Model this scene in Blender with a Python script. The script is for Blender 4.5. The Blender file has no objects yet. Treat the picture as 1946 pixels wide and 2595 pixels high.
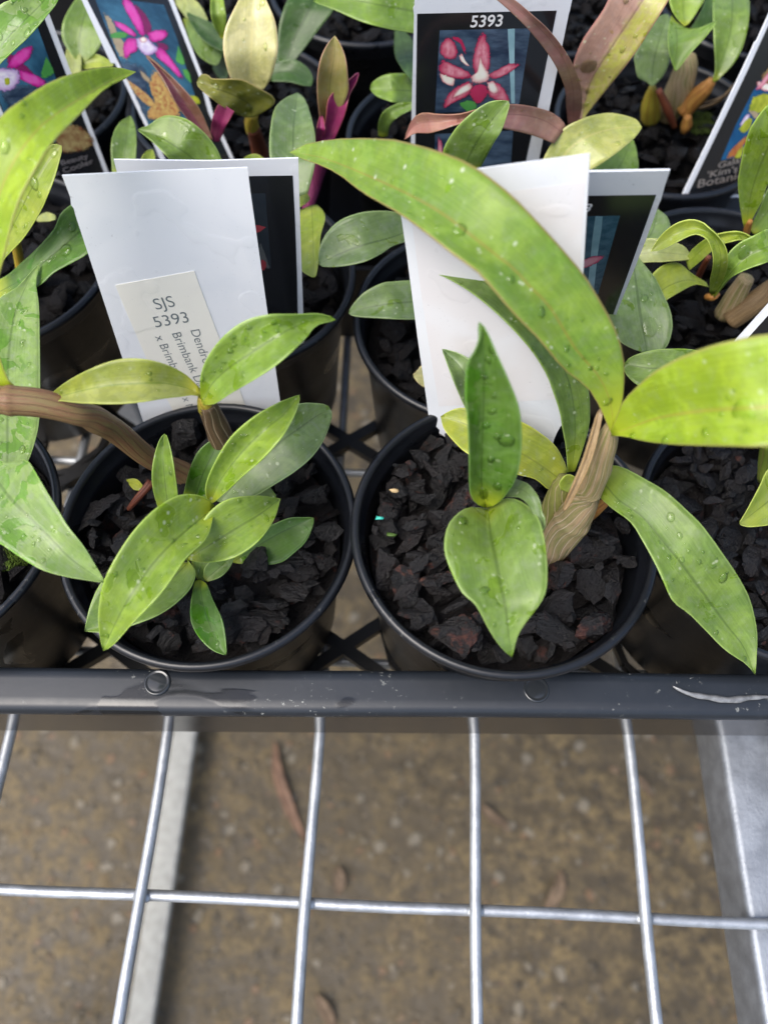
import bpy, bmesh, math, random
import numpy as np
from mathutils import Matrix, Vector, noise as mnoise
C0 = bpy.context.scene.collection
scene = bpy.context.scene
random.seed(7); RNG = np.random.default_rng(7)
# ------------------------------------------------------------------ camera, light, exposure
F_PX = 1949.0                       # focal length in pixels of the 1946 x 2595 photograph
TH = math.radians(62.7); RHO = math.radians(2.44); HC = 256.0     # pitch below the horizon, roll, height over the mesh in mm
_s, _c = math.sin(TH), math.cos(TH)
FWD = np.array([0, _c, -_s]); _R0 = np.array([1.0, 0, 0]); _U0 = np.array([0, _s, _c])
RGT = math.cos(RHO)*_R0 + math.sin(RHO)*_U0
UPV = -math.sin(RHO)*_R0 + math.cos(RHO)*_U0
CAM = np.array([0, 0, HC])
cam = bpy.data.objects.new("camera", bpy.data.cameras.new("camera")); C0.objects.link(cam)
m = Matrix.Identity(4)
for i in range(3):
    m[i][0], m[i][1], m[i][2] = RGT[i], UPV[i], -FWD[i]
m[2][3] = HC/1000
cam.matrix_world = m
cam.data.sensor_fit = 'VERTICAL'; cam.data.sensor_height = 36; cam.data.lens = F_PX/2595*36
cam.data.clip_start = 0.005; cam.data.clip_end = 200
cam.data.dof.use_dof = True; cam.data.dof.focus_distance = 0.195; cam.data.dof.aperture_fstop = 10.5
scene.camera = cam
SUN_EL, SUN_AZ = math.radians(58), math.radians(-125)      # azimuth from +Y towards +X
world = bpy.data.worlds.new("World"); scene.world = world; world.use_nodes = True
wn = world.node_tree
sky = wn.nodes.new('ShaderNodeTexSky'); sky.sky_type = 'NISHITA'; sky.sun_disc = False
sky.sun_elevation = SUN_EL; sky.sun_rotation = SUN_AZ; sky.air_density = 1.0; sky.dust_density = 4.0; sky.ozone_density = 1.0
wn.links.new(sky.outputs[0], wn.nodes['Background'].inputs[0]); wn.nodes['Background'].inputs[1].default_value = 0.15
sl = bpy.data.lights.new("sun", 'SUN'); sl.energy = 1.5; sl.angle = math.radians(40); sl.color = (1.0, 0.99, 0.965)
so = bpy.data.objects.new("sun", sl); C0.objects.link(so)
d = Vector((math.sin(SUN_AZ)*math.cos(SUN_EL), math.cos(SUN_AZ)*math.cos(SUN_EL), math.sin(SUN_EL)))
so.rotation_euler = d.to_track_quat('Z', 'Y').to_euler()
scene.view_settings.view_transform = 'Standard'; scene.view_settings.look = 'None'
scene.view_settings.exposure = 0.85; scene.view_settings.gamma = 1
scene.cycles.use_denoising = True
scene.cycles.sample_clamp_indirect = 8; scene.cycles.max_bounces = 8; scene.cycles.transparent_max_bounces = 12

# ------------------------------------------------------------------ rays: source pixel -> place
def ray(x, y): return FWD + (x-973)/F_PX*RGT - (y-1297.5)/F_PX*UPV
def at_z(x, y, z):
    q = ray(x, y); return CAM + (z-HC)/q[2]*q
def depth_of(x, y, z):
    return (z-HC)/ray(x, y)[2]
def at_d(x, y, t): return CAM + t*ray(x, y)

# ------------------------------------------------------------------ objects
def tag(o, label=None, cat=None, group=None, kind=None):
    if label: o['label'] = label
    if cat: o['category'] = cat
    if group: o['group'] = group
    if kind: o['kind'] = kind
    return o
def thing(name, label, cat, loc, group=None):
    o = bpy.data.objects.new(name, None); C0.objects.link(o); o.empty_display_size = 0.01
    o.location = Vector(loc)/1000
    return tag(o, label, cat, group)
def org(o):
    p = Vector((0, 0, 0))
    while o is not None: p += o.location; o = o.parent
    return np.array(p)*1000
def obj(name, V, Fc, mat, parent=None, smooth=True, uv=None, mats=None, midx=None, loc=None):
    V = np.asarray(V, float)
    o0 = org(parent) if parent is not None else np.array(loc if loc is not None else (0, 0, 0), float)
    me = bpy.data.meshes.new(name)
    me.from_pydata(((V-o0)/1000).tolist(), [], [tuple(int(i) for i in f) for f in Fc])
    for mm in (mats or [mat]): me.materials.append(mm)
    if uv is not None:
        for k, arr in uv.items():
            l = me.uv_layers.new(name=k)
            idx = np.zeros(len(me.loops), np.int32); me.loops.foreach_get('vertex_index', idx)
            l.data.foreach_set('uv', np.asarray(arr, float)[idx].ravel())
    if midx is not None: me.polygons.foreach_set('material_index', midx)
    if smooth: me.polygons.foreach_set('use_smooth', [True]*len(me.polygons))
    me.validate(); me.update()
    o = bpy.data.objects.new(name, me); C0.objects.link(o)
    if parent is not None: o.parent = parent
    else: o.location = Vector(o0)/1000
    return o

# ------------------------------------------------------------------ materials
class NT:
    def __init__(s, name):
        s.m = bpy.data.materials.new(name); s.m.use_nodes = True; s.t = s.m.node_tree
        s.b = s.t.nodes['Principled BSDF']; s.out = s.t.nodes['Material Output']
    def n(s, typ, **kw):
        nd = s.t.nodes.new(typ)
        for k, v in kw.items():
            if k[0] == '_': setattr(nd, k[1:], v)
            else:
                k2 = int(k[1:]) if k[0] == 'i' and k[1:].isdigit() else k.replace('_', ' ')
                s.set(nd.inputs[k2], v)
        return nd
    def set(s, sock, v):
        if hasattr(v, 'is_output'): s.t.links.new(v, sock)
        elif isinstance(v, (tuple, list)):
            sock.default_value = tuple(v)+(1.0,) if len(v) == 3 and len(sock.default_value) == 4 else tuple(v)
        else: sock.default_value = v
    def noise(s, vec, scale, detail=3, rough=.55, dist=0):
        return s.n('ShaderNodeTexNoise', Vector=vec, Scale=scale, Detail=detail, Roughness=rough, Distortion=dist).outputs['Fac']
    def ramp(s, fac, a, b, lo=0., hi=1.):
        r = s.n('ShaderNodeMapRange', _interpolation_type='SMOOTHSTEP', i0=fac, i1=a, i2=b, i3=lo, i4=hi); return r.outputs[0]
    def mix(s, f, a, b, mode='MIX'):
        r = s.n('ShaderNodeMix', _data_type='RGBA', _blend_type=mode)
        s.set(r.inputs[0], f); s.set(r.inputs[6], a); s.set(r.inputs[7], b); return r.outputs[2]
    def math(s, op, a, b=0., c=0.):
        r = s.n('ShaderNodeMath', _operation=op); s.set(r.inputs[0], a); s.set(r.inputs[1], b); s.set(r.inputs[2], c); return r.outputs[0]
    def sc(s, vec, sx, sy, sz=1, loc=(0, 0, 0)):
        return s.n('ShaderNodeMapping', Vector=vec, Scale=(sx, sy, sz), Location=loc).outputs[0]
    def bump(s, h, dist, strength=1., normal=None):
        r = s.n('ShaderNodeBump', Height=h, Distance=dist, Strength=strength)
        if normal is not None: s.set(r.inputs['Normal'], normal)
        return r.outputs[0]
    def p(s, **kw):
        for k, v in kw.items(): s.set(s.b.inputs[k.replace('_', ' ')], v)
        return s
    def uv(s, name): return s.n('ShaderNodeUVMap', _uv_map=name).outputs[0]
    def obj(s): return s.n('ShaderNodeTexCoord').outputs['Object']
    def rnd(s): return s.n('ShaderNodeObjectInfo').outputs['Random']

def leaf_mat(name, c1, c2, wet=(.80, .88, .38), trans=.3, tcol=None, side=None, edge=None, base=None, tip=None,
             wetthr=.56, rough=.38, spec=.5, speck=.5, mott=.5, rib=.6, ribcol=None, k=.96):
    c1, c2, side, edge, base, tip, ribcol = [None if q is None else (q[0]*k*1.08, q[1]*k*1.0, q[2]*k*.85) for q in (c1, c2, side, edge, base, tip, ribcol)]
    t = NT(name); uv = t.uv('uv'); mmv = t.uv('mm')
    sep = t.n('ShaderNodeSeparateXYZ', Vector=uv); u, v = sep.outputs[0], sep.outputs[1]
    geo = t.n('ShaderNodeNewGeometry')
    off = t.n('ShaderNodeCombineXYZ', i0=t.math('MULTIPLY', t.rnd(), 170.), i1=t.math('MULTIPLY', t.rnd(), 331.)).outputs[0]
    mv = t.n('ShaderNodeVectorMath', _operation='ADD', i0=mmv, i1=off).outputs[0]
    col = t.mix(t.ramp(t.noise(mv, .09, 3), .35, .65), c1, c2)
    if side: col = t.mix(t.ramp(t.math('ADD', v, t.math('MULTIPLY', t.noise(mv, .3, 4), .35)), .60, .74), col, side)
    # parallel veins, then leaf mottling
    vein = t.noise(t.sc(mv, .05, 2.6), 1., 2)
    bl = t.noise(mv, .22, 4, .62, .5)
    col = t.mix(t.ramp(bl, .46, .56, 0., .30), col, tuple(x*.62 for x in c1))
    col = t.mix(t.ramp(bl, .46, .38, 0., .28), col, tuple(min(1, x*1.25+.05) for x in c2))
    col = t.mix(t.ramp(vein, .38, .66, 0., .13), col, tuple(min(1, x*1.5+.03) for x in c2))
    mot = t.noise(mv, .45, 5, .65)
    col = t.mix(t.ramp(mot, .45, .70, 0., mott*.6), col, tuple(x*.55+.16 for x in c1))
    if base: col = t.mix(t.ramp(u, .02, .16, 1., 0.), col, base)
    if tip: col = t.mix(t.ramp(u, .8, .97), col, tip)
    dv = t.math('ABSOLUTE', t.math('SUBTRACT', v, .5))
    ribm = t.ramp(dv, .006, .03, rib, 0.)
    col = t.mix(ribm, col, ribcol or tuple(x*.5 for x in c1))
    em = t.ramp(dv, .470, .492)
    col = t.mix(t.math('MULTIPLY', em, .75), col, edge or tuple(min(1, x*1.6+.08) for x in c2))
    # films of water: darker, richer, mirror smooth, with a raised rim
    wn_ = t.noise(mv, .20, 3, .5, .6)
    wm = t.math('MULTIPLY', t.ramp(wn_, wetthr, wetthr+.03), t.ramp(t.noise(mv, .05, 1), .42, .55))
    col = t.mix(wm, col, t.mix(1., col, wet, 'MULTIPLY'))
    vo = t.n('ShaderNodeTexVoronoi', Vector=mv, Scale=.42, Randomness=1.)
    sp = t.math('MULTIPLY', t.ramp(vo.outputs['Distance'], .10, .24, 1., 0.), t.ramp(t.noise(mv, .2, 2), .5, .6))
    sp = t.math('MULTIPLY', sp, speck)
    col = t.mix(t.math('MULTIPLY', sp, .7), col, (.55, .62, .42))
    h = t.math('ADD', t.math('MULTIPLY', wm, .18), t.math('MULTIPLY', t.noise(mv, 1.6, 4), .10))
    h = t.math('ADD', h, t.math('MULTIPLY', vein, .16))
    nb = t.bump(h, .0005, .7)
    rg = t.math('SUBTRACT', t.math('ADD', rough, t.math('MULTIPLY', t.math('SUBTRACT', mot, .5), .3)), t.math('MULTIPLY', wm, rough-.09))
    t.p(Base_Color=col, Roughness=rg, Specular_IOR_Level=spec, Normal=nb)
    tr = t.n('ShaderNodeBsdfTranslucent', Color=t.mix(1., col, tcol or (1.25, 1.25, .5), 'MULTIPLY'))
    ms = t.n('ShaderNodeMixShader', i0=trans); t.t.links.new(t.b.outputs[0], ms.inputs[1]); t.t.links.new(tr.outputs[0], ms.inputs[2])
    t.t.links.new(ms.outputs[0], t.out.inputs[0])
    return t.m
YB = (.42, .42, .06)
LM = dict(
 lime=leaf_mat('leaf_lime', (.30, .47, .035), (.36, .52, .04), trans=.38, base=(.36, .48, .03), wetthr=.66, speck=.6, wet=(.85, 1., .3), rib=.5, ribcol=(.42, .36, .08), edge=(.42, .42, .16), rough=.42),
 big=leaf_mat('leaf_big', (.165, .32, .045), (.225, .37, .045), trans=.36, base=(.36, .46, .03), wetthr=.68, speck=1.3, wet=(.9, 1., .3), rib=.5, ribcol=(.30, .24, .05), edge=(.40, .30, .14), mott=.5, rough=.45),
 fresh=leaf_mat('leaf_fresh', (.165, .295, .055), (.20, .34, .045), base=(.25, .34, .03), wetthr=.57, speck=.8),
 bright=leaf_mat('leaf_bright', (.19, .325, .055), (.24, .375, .045), base=(.30, .38, .03), wetthr=.58, speck=.9),
 green=leaf_mat('leaf_green', (.13, .24, .05), (.18, .30, .055), base=(.22, .30, .03), wetthr=.60, speck=.8),
 wetg=leaf_mat('leaf_wet', (.20, .34, .10), (.25, .39, .12), wetthr=.50, wet=(.60, .82, .35), speck=.8, mott=.9, rough=.33),
 deep=leaf_mat('leaf_deep', (.075, .18, .025), (.10, .22, .03), base=(.33, .42, .03), wetthr=.56, wet=(.7, 1., .4), speck=.35, mott=.3),
 blue=leaf_mat('leaf_blue', (.12, .21, .08), (.17, .27, .10), wetthr=.63, speck=.9, mott=.8, rough=.36),
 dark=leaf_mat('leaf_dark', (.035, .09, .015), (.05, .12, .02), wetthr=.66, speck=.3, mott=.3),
 pale=leaf_mat('leaf_pale', (.30, .38, .16), (.38, .44, .16), wetthr=.66, speck=.6),
 yel=leaf_mat('leaf_yellow', (.46, .48, .20), (.58, .58, .32), k=.9, trans=.12, wetthr=.68, edge=(.70, .60, .38), speck=.4, ribcol=(.6, .58, .28), rough=.25, mott=.6),
 ypg=leaf_mat('leaf_palegreen', (.34, .42, .12), (.46, .50, .18), wetthr=.68, edge=(.45, .5, .2), speck=.5, ribcol=(.5, .5, .22), rough=.28, mott=.6),
 ygr=leaf_mat('leaf_yellowgreen', (.24, .36, .04), (.33, .42, .06), wetthr=.66, speck=.5, tip=(.28, .36, .08)),
 spot=leaf_mat('leaf_spotted', (.27, .36, .05), (.36, .41, .04), wetthr=.70, speck=1.6, ribcol=(.17, .22, .04)),
 olive=leaf_mat('leaf_olive', (.17, .19, .035), (.22, .24, .04), wetthr=.62, speck=1.2, edge=(.45, .38, .18), wet=(1.1, 1.1, .6)),
 tri=leaf_mat('leaf_striped', (.22, .29, .04), (.27, .33, .05), wetthr=.72, speck=.4, side=(.38, .44, .14), ribcol=(.12, .2, .02), base=(.40, .42, .04)),
 mauve=leaf_mat('leaf_mauve', (.33, .20, .18), (.38, .25, .22), trans=.15, wetthr=.68, side=(.34, .38, .07), edge=(.42, .20, .20), speck=.8, tcol=(1, .8, .7)),
 plum=leaf_mat('leaf_plum', (.40, .19, .19), (.34, .20, .16), trans=.2, wetthr=.68, edge=(.36, .2, .14), speck=.6, tcol=(1, .7, .7), wet=(.8, .7, .7)),
 oplum=leaf_mat('leaf_oliveplum', (.17, .10, .06), (.20, .08, .08), trans=.15, wetthr=.72, edge=(.36, .26, .16), tcol=(1, .7, .7), side=(.20, .05, .10)),
 mag=leaf_mat('leaf_magenta', (.26, .02, .14), (.20, .03, .10), trans=.12, wetthr=.8, edge=(.30, .10, .08), speck=.1, tcol=(1, .5, .9), mott=.1),
 tan=leaf_mat('dry_sheath', (.34, .25, .15), (.44, .36, .24), trans=.3, tcol=(1, .8, .6), wetthr=.9, speck=0, mott=.2, rib=.1, edge=(.40, .27, .12)),
 flame=leaf_mat('leaf_flame', (.30, .30, .10), (.28, .22, .09), trans=.2, wetthr=.8, base=(.22, .04, .09), edge=(.50, .28, .24), speck=.2),
)
def plastic(name, col, rough=.35, spec=.5, wet=.6, dust=0.):
    t = NT(name); o = t.obj()
    n1 = t.noise(t.sc(o, 26, 60, 60), 1., 3, .5, .6); n2 = t.noise(o, 300, 5, .7)
    wm = t.ramp(n1, wet, wet+.03)
    c = t.mix(t.ramp(n2, .5, .8, 0., .25), col, tuple(x*1.6+.008 for x in col))
    if dust:
        sp = t.ramp(t.noise(o, 700, 3, .6), .62, .70)
        sp = t.math('MULTIPLY', sp, t.ramp(t.noise(o, 60, 2), .50, .66, 0., .8))
        c = t.mix(t.math('MULTIPLY', sp, dust), c, (.35, .36, .33))
    c = t.mix(t.math('MULTIPLY', wm, .8), c, tuple(x*.25 for x in col))
    r = t.math('SUBTRACT', t.math('ADD', rough, t.math('MULTIPLY', n2, .15)), t.math('MULTIPLY', wm, rough-.12))
    t.p(Base_Color=c, Roughness=r, Specular_IOR_Level=spec, Normal=t.bump(t.math('ADD', t.math('MULTIPLY', n2, .3), t.math('MULTIPLY', wm, .3)), .0002, .4))
    return t.m
M_POT = plastic('pot_plastic', (.0055, .0065, .009), .27, .5, .60, .3)
M_TRAY = plastic('tray_plastic', (.012, .0155, .021), .33, .55, .595, 1.)
M_SKIRT = plastic('tray_skirt_plastic', (.020, .018, .018), .10, 1., .9)
M_LATTICE = plastic('lattice_plastic', (.005, .005, .0055), .35, .5, .8)
M_BLACKWET = plastic('wet_plastic', (.022, .025, .028), .04, .7, .9)
def galv(name, base=(.52, .55, .58), rough=.38):
    t = NT(name); o = t.obj()
    n1 = t.noise(o, 130, 4, .6); n2 = t.noise(o, 900, 4, .7)
    c = t.mix(t.ramp(n1, .3, .7), tuple(x*.8 for x in base), tuple(min(1, x*1.12) for x in base))
    c = t.mix(t.ramp(n2, .62, .72, 0., .5), c, tuple(x*.45 for x in base))
    t.p(Base_Color=c, Metallic=.75, Roughness=t.math('ADD', rough, t.math('MULTIPLY', n1, .2)), Normal=t.bump(t.math('ADD', n2, n1), .0002, .6))
    return t.m
M_WIRE = galv('galvanised_wire', (.44, .465, .49)); M_RAIL = galv('galvanised_rail', (.30, .325, .36), .40)
M_FOOT = galv('bench_foot_steel', (.36, .36, .33), .6)
def bark_mat(name, red, k=1., spec=.45):
    t = NT(name); o = t.obj(); r = t.n('ShaderNodeNewGeometry').outputs['Random Per Island']
    off = t.n('ShaderNodeVectorMath', _operation='ADD', i0=o, i1=t.n('ShaderNodeCombineXYZ', i0=r, i1=t.rnd()).outputs[0]).outputs[0]
    n1 = t.noise(off, 170, 5, .65); n2 = t.noise(off, 800, 6, .75); n3 = t.noise(t.sc(off, 300, 1400, 900), 1., 4, .6)
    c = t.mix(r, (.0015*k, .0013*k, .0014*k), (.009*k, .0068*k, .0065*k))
    c = t.mix(t.ramp(n2, .5, .75, 0., .5), c, (.018*k, .014*k, .0125*k))
    rm = t.math('MULTIPLY', t.ramp(n1, red, red+.07), t.ramp(t.math('ADD', r, t.rnd()), .35, .6) if red > .5 else 1.)
    c = t.mix(t.math('MULTIPLY', rm, .75), c, t.mix(t.ramp(n2, .4, .7), (.045*k, .011*k, .007*k), (.095*k, .034*k, .018*k)))
    t.p(Base_Color=c, Roughness=t.ramp(n1, .3, .7, .24, .55), Specular_IOR_Level=spec,
        Normal=t.bump(t.math('ADD', n3, t.math('ADD', n2, t.math('MULTIPLY', n1, 1.2))), .0008, 1.))
    return t.m
M_BARK = bark_mat('bark', .605); M_BARKRED = bark_mat('bark_red', .52); M_BARKSHADE = bark_mat('shade_painted_bark', .66, .5, .2)  # last one: darker bark copy, deep shade under the foliage painted into its colour
def simple(name, col, rough=.5, spec=.5, nscale=0, var=.2, bump=0., **kw):
    t = NT(name); o = t.obj()
    if nscale:
        n = t.noise(o, nscale, 5, .6)
        c = t.mix(t.ramp(n, .3, .7), tuple(x*(1-var) for x in col), tuple(min(1, x*(1+var)) for x in col))
        if bump: t.p(Normal=t.bump(n, bump, .8))
    else: c = col
    t.p(Base_Color=c, Roughness=rough, Specular_IOR_Level=spec, **kw); return t.m
def card_mat(name, col, tint):
    t = NT(name); o = t.obj()
    n1 = t.noise(o, 60, 3, .5, .8); n2 = t.noise(o, 1500, 3, .6); n3 = t.noise(o, 85, 2, .4, .2)
    c = t.mix(t.ramp(n1, .45, .65), col, tint)
    c = t.mix(t.math('MULTIPLY', t.ramp(n2, .66, .72), t.ramp(n1, .45, .62, .1, .6)), c, (.25, .25, .27))
    w = t.math('MULTIPLY', t.ramp(n3, .57, .64), .6)
    t.p(Base_Color=c, Roughness=t.math('SUBTRACT', .33, t.math('MULTIPLY', w, .27)), Specular_IOR_Level=.5, Normal=t.bump(w, .00025, .35))
    return t.m
M_CARD = card_mat('white_card', (.68, .70, .73), (.645, .67, .705)); M_CARDPINK = card_mat('ghost_print', (.665, .65, .66), (.68, .68, .70))
M_STICK = card_mat('sticker_paper', (.74, .725, .655), (.71, .695, .63))
M_INKBLK = simple('black_print', (.010, .011, .013), .18, .6)
M_INKTXT = simple('grey_ink', (.12, .145, .155), .5)
M_WHITEINK = simple('white_print', (.70, .70, .70), .35)
M_DIMINK = simple('dim_print', (.15, .14, .145), .4); M_DIMINK2 = simple('dim_print_warm', (.20, .175, .155), .4)
def photo_bg(name, a, b, sc=(60, 200, 60), e=None):
    t = NT(name); o = t.obj(); n = t.noise(t.sc(o, *sc), 1., 4, .6); c = t.mix(t.ramp(n, .3, .7), a, b)
    if e:
        u = t.n('ShaderNodeSeparateXYZ', Vector=t.uv('uv')).outputs[0]
        c = t.mix(t.ramp(t.math('ADD', u, t.math('MULTIPLY', t.math('SUBTRACT', n, .5), .6)), .35, 1.), c, e)
    else: u = t.n('ShaderNodeSeparateXYZ', Vector=t.uv('uv')).outputs[0]
    t.p(Base_Color=c, Roughness=.22, Specular_IOR_Level=.5)
    n2 = t.noise(o, 1400, 3, .6); al = t.ramp(t.math('ADD', u, t.math('MULTIPLY', t.math('SUBTRACT', n2, .5), .7)), .78, 1.02)
    tr = t.n('ShaderNodeBsdfTransparent'); ms = t.n('ShaderNodeMixShader', i0=al)
    t.t.links.new(t.b.outputs[0], ms.inputs[1]); t.t.links.new(tr.outputs[0], ms.inputs[2]); t.t.links.new(ms.outputs[0], t.out.inputs[0]); return t.m
PH = dict(
 bg=photo_bg('photo_blue_grey', (.012, .026, .055), (.075, .12, .18), (90, 260, 260)), teal=photo_bg('photo_teal', (.02, .07, .11), (.05, .13, .18), (400, 400, 400)),
 darkbg=photo_bg('photo_dark', (.010, .016, .024), (.025, .032, .040)), blue=photo_bg('photo_blue', (.012, .05, .095), (.045, .15, .24)),
 sblue=photo_bg('photo_strong_blue', (.0, .05, .15), (.005, .09, .22)),
 crim=photo_bg('petal_crimson', (.50, .09, .15), (.68, .30, .36), (900, 300, 500), (.38, .01, .07)), dcrim=photo_bg('petal_dark_crimson', (.28, .01, .05), (.45, .03, .10)),
 cream=photo_bg('petal_cream', (.76, .74, .62), (.80, .78, .72), (300, 300, 300), (.60, .22, .25)), pole=photo_bg('photo_pole', (.16, .30, .35), (.30, .50, .56)),
 dkred=photo_bg('petal_dim_red', (.22, .02, .03), (.32, .05, .06)), grey=photo_bg('photo_grey', (.06, .07, .075), (.10, .11, .11)),
 mag=photo_bg('petal_magenta', (.60, .10, .40), (.66, .05, .36), (600, 300, 300), (.36, .005, .18)), dmag=photo_bg('petal_dark_magenta', (.14, .01, .07), (.22, .02, .11)),
 viol=photo_bg('petal_violet_white', (.55, .46, .66), (.78, .76, .78), (700, 700, 700), (.40, .22, .50)), gleaf=photo_bg('photo_leaf', (.05, .22, .05), (.10, .34, .07)),
 tan=photo_bg('photo_tan', (.28, .22, .14), (.42, .34, .22)), flame=photo_bg('petal_flame', (.30, .07, .04), (.55, .45, .14), (900, 900, 900), (.50, .30, .10)),
 brown=photo_bg('petal_brown', (.14, .04, .02), (.34, .28, .12), (300, 300, 300)), lemon=photo_bg('petal_lemon', (.25, .30, .02), (.45, .48, .04), (400, 400, 400)),
 orange=photo_bg('petal_orange', (.34, .09, .03), (.45, .20, .05), (400, 400, 400)), pink=photo_bg('petal_pink', (.66, .28, .33), (.70, .34, .40), (600, 600, 600), (.45, .04, .12)),
)
def water_mat():
    t = NT('water'); 
    tr = t.n('ShaderNodeBsdfTransparent', Color=(.96, 1., .86)); gl = t.n('ShaderNodeBsdfGlossy', Color=(1, 1, 1), Roughness=.03)
    fr = t.n('ShaderNodeFresnel', IOR=1.42).outputs[0]; ms = t.n('ShaderNodeMixShader', i0=t.math('MULTIPLY', fr, .75))
    t.t.links.new(tr.outputs[0], ms.inputs[1]); t.t.links.new(gl.outputs[0], ms.inputs[2]); t.t.links.new(ms.outputs[0], t.out.inputs[0]); return t.m
M_WATER = water_mat()
def stem_mat(name, c1, c2, line, k=1.):
    t = NT(name); uv = t.uv('uv'); sep = t.n('ShaderNodeSeparateXYZ', Vector=uv)
    mm = t.uv('mm'); n = t.noise(t.sc(mm, .10, .8), 1., 5, .7)
    c = t.mix(t.ramp(n, .35, .65), c1, c2)
    y = t.n('ShaderNodeSeparateXYZ', Vector=mm).outputs[1]
    fr = t.math('FRACT', t.math('ADD', t.math('MULTIPLY', y, .42*k), t.math('MULTIPLY', t.noise(t.sc(mm, .02, .06), 1., 1), .15))); ln = t.ramp(t.math('ABSOLUTE', t.math('SUBTRACT', fr, .5)), .04, .12, .65, 0.)
    c = t.mix(ln, c, line)
    sp = t.ramp(t.noise(mm, 1.5, 4, .7), .55, .75, 0., .5); c = t.mix(sp, c, tuple(x*.5 for x in c1))
    t.p(Base_Color=c, Roughness=.5, Specular_IOR_Level=.4, Normal=t.bump(t.math('ADD', ln, n), .0004, .7)); return t.m
SM = dict(cane=stem_mat('cane_skin', (.20, .095, .05), (.20, .15, .06), (.16, .085, .045), 1.3), paper=stem_mat('papery_sheath', (.36, .25, .14), (.17, .17, .05), (.56, .44, .30), 1.5),
 papd=stem_mat('dark_papery_sheath', (.09, .055, .03), (.14, .09, .05), (.42, .32, .21), 1.1), papg=stem_mat('green_papery_sheath', (.16, .16, .04), (.22, .22, .05), (.48, .38, .22), 1.3),
 rust=stem_mat('rust_stem', (.12, .03, .015), (.17, .05, .02), (.10, .03, .02)), orange=stem_mat('orange_stem', (.32, .13, .03), (.40, .22, .05), (.25, .09, .03)),
 yel=stem_mat('yellow_stem', (.40, .28, .03), (.36, .33, .04), (.3, .15, .03)), brown=stem_mat('brown_stem', (.13, .08, .035), (.20, .13, .06), (.30, .22, .12), 2.2),
 mag=stem_mat('magenta_stem', (.15, .015, .07), (.20, .03, .09), (.12, .02, .05)), green=stem_mat('green_stem', (.17, .24, .03), (.22, .28, .04), (.28, .27, .08)))
# ------------------------------------------------------------------ splines and shapes
def crom(P, n):
    P = np.asarray(P, float)
    if len(P) == 2: P = np.array([P[0], (P[0]+P[1])/2, P[1]])
    Q = np.vstack([2*P[0]-P[1], P, 2*P[-1]-P[-2]]); out = []
    for i in range(len(P)-1):
        a, b, c, d_ = Q[i:i+4]
        for t in np.linspace(0, 1, 14, endpoint=False):
            out.append(.5*((2*b)+(c-a)*t+(2*a-5*b+4*c-d_)*t*t+(3*b-a-3*c+d_)*t**3))
    out.append(P[-1]); out = np.array(out)
    s = np.r_[0, np.cumsum(np.linalg.norm(np.diff(out[:, :2], axis=0), axis=1))]
    q = np.linspace(0, s[-1], n)
    return np.stack([np.interp(q, s, out[:, k]) for k in range(out.shape[1])], 1)
def dome(p, nrm, r, h, k=10, rings=3, stretch=None):
    nrm = nrm/np.linalg.norm(nrm); a = np.cross(nrm, [.3, .7, .2]); a /= np.linalg.norm(a); b = np.cross(nrm, a)
    ang0 = random.random()*6; el = random.uniform(1, 1.5) if stretch is None else stretch
    V = []; Fc = []
    for i in range(rings):
        f = i/rings; rr = r*math.cos(f*math.pi/2)**.8; hh = h*math.sin(f*math.pi/2)-.06*(i == 0)
        for j in range(k):
            th = j/k*2*math.pi
            V.append(p+a*rr*math.cos(th)*el*math.cos(ang0)+b*rr*math.sin(th)+a*0+nrm*hh+b*rr*math.cos(th)*(el-1)*math.sin(ang0)+a*rr*math.cos(th)*(1-el*math.cos(ang0))*.9)
    V.append(p+nrm*h)
    for i in range(rings-1):
        for j in range(k):
            Fc.append((i*k+j, i*k+(j+1) % k, (i+1)*k+(j+1) % k, (i+1)*k+j))
    for j in range(k): Fc.append(((rings-1)*k+j, (rings-1)*k+(j+1) % k, len(V)-1))
    return V, Fc
NU, NV = 30, 12
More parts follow.
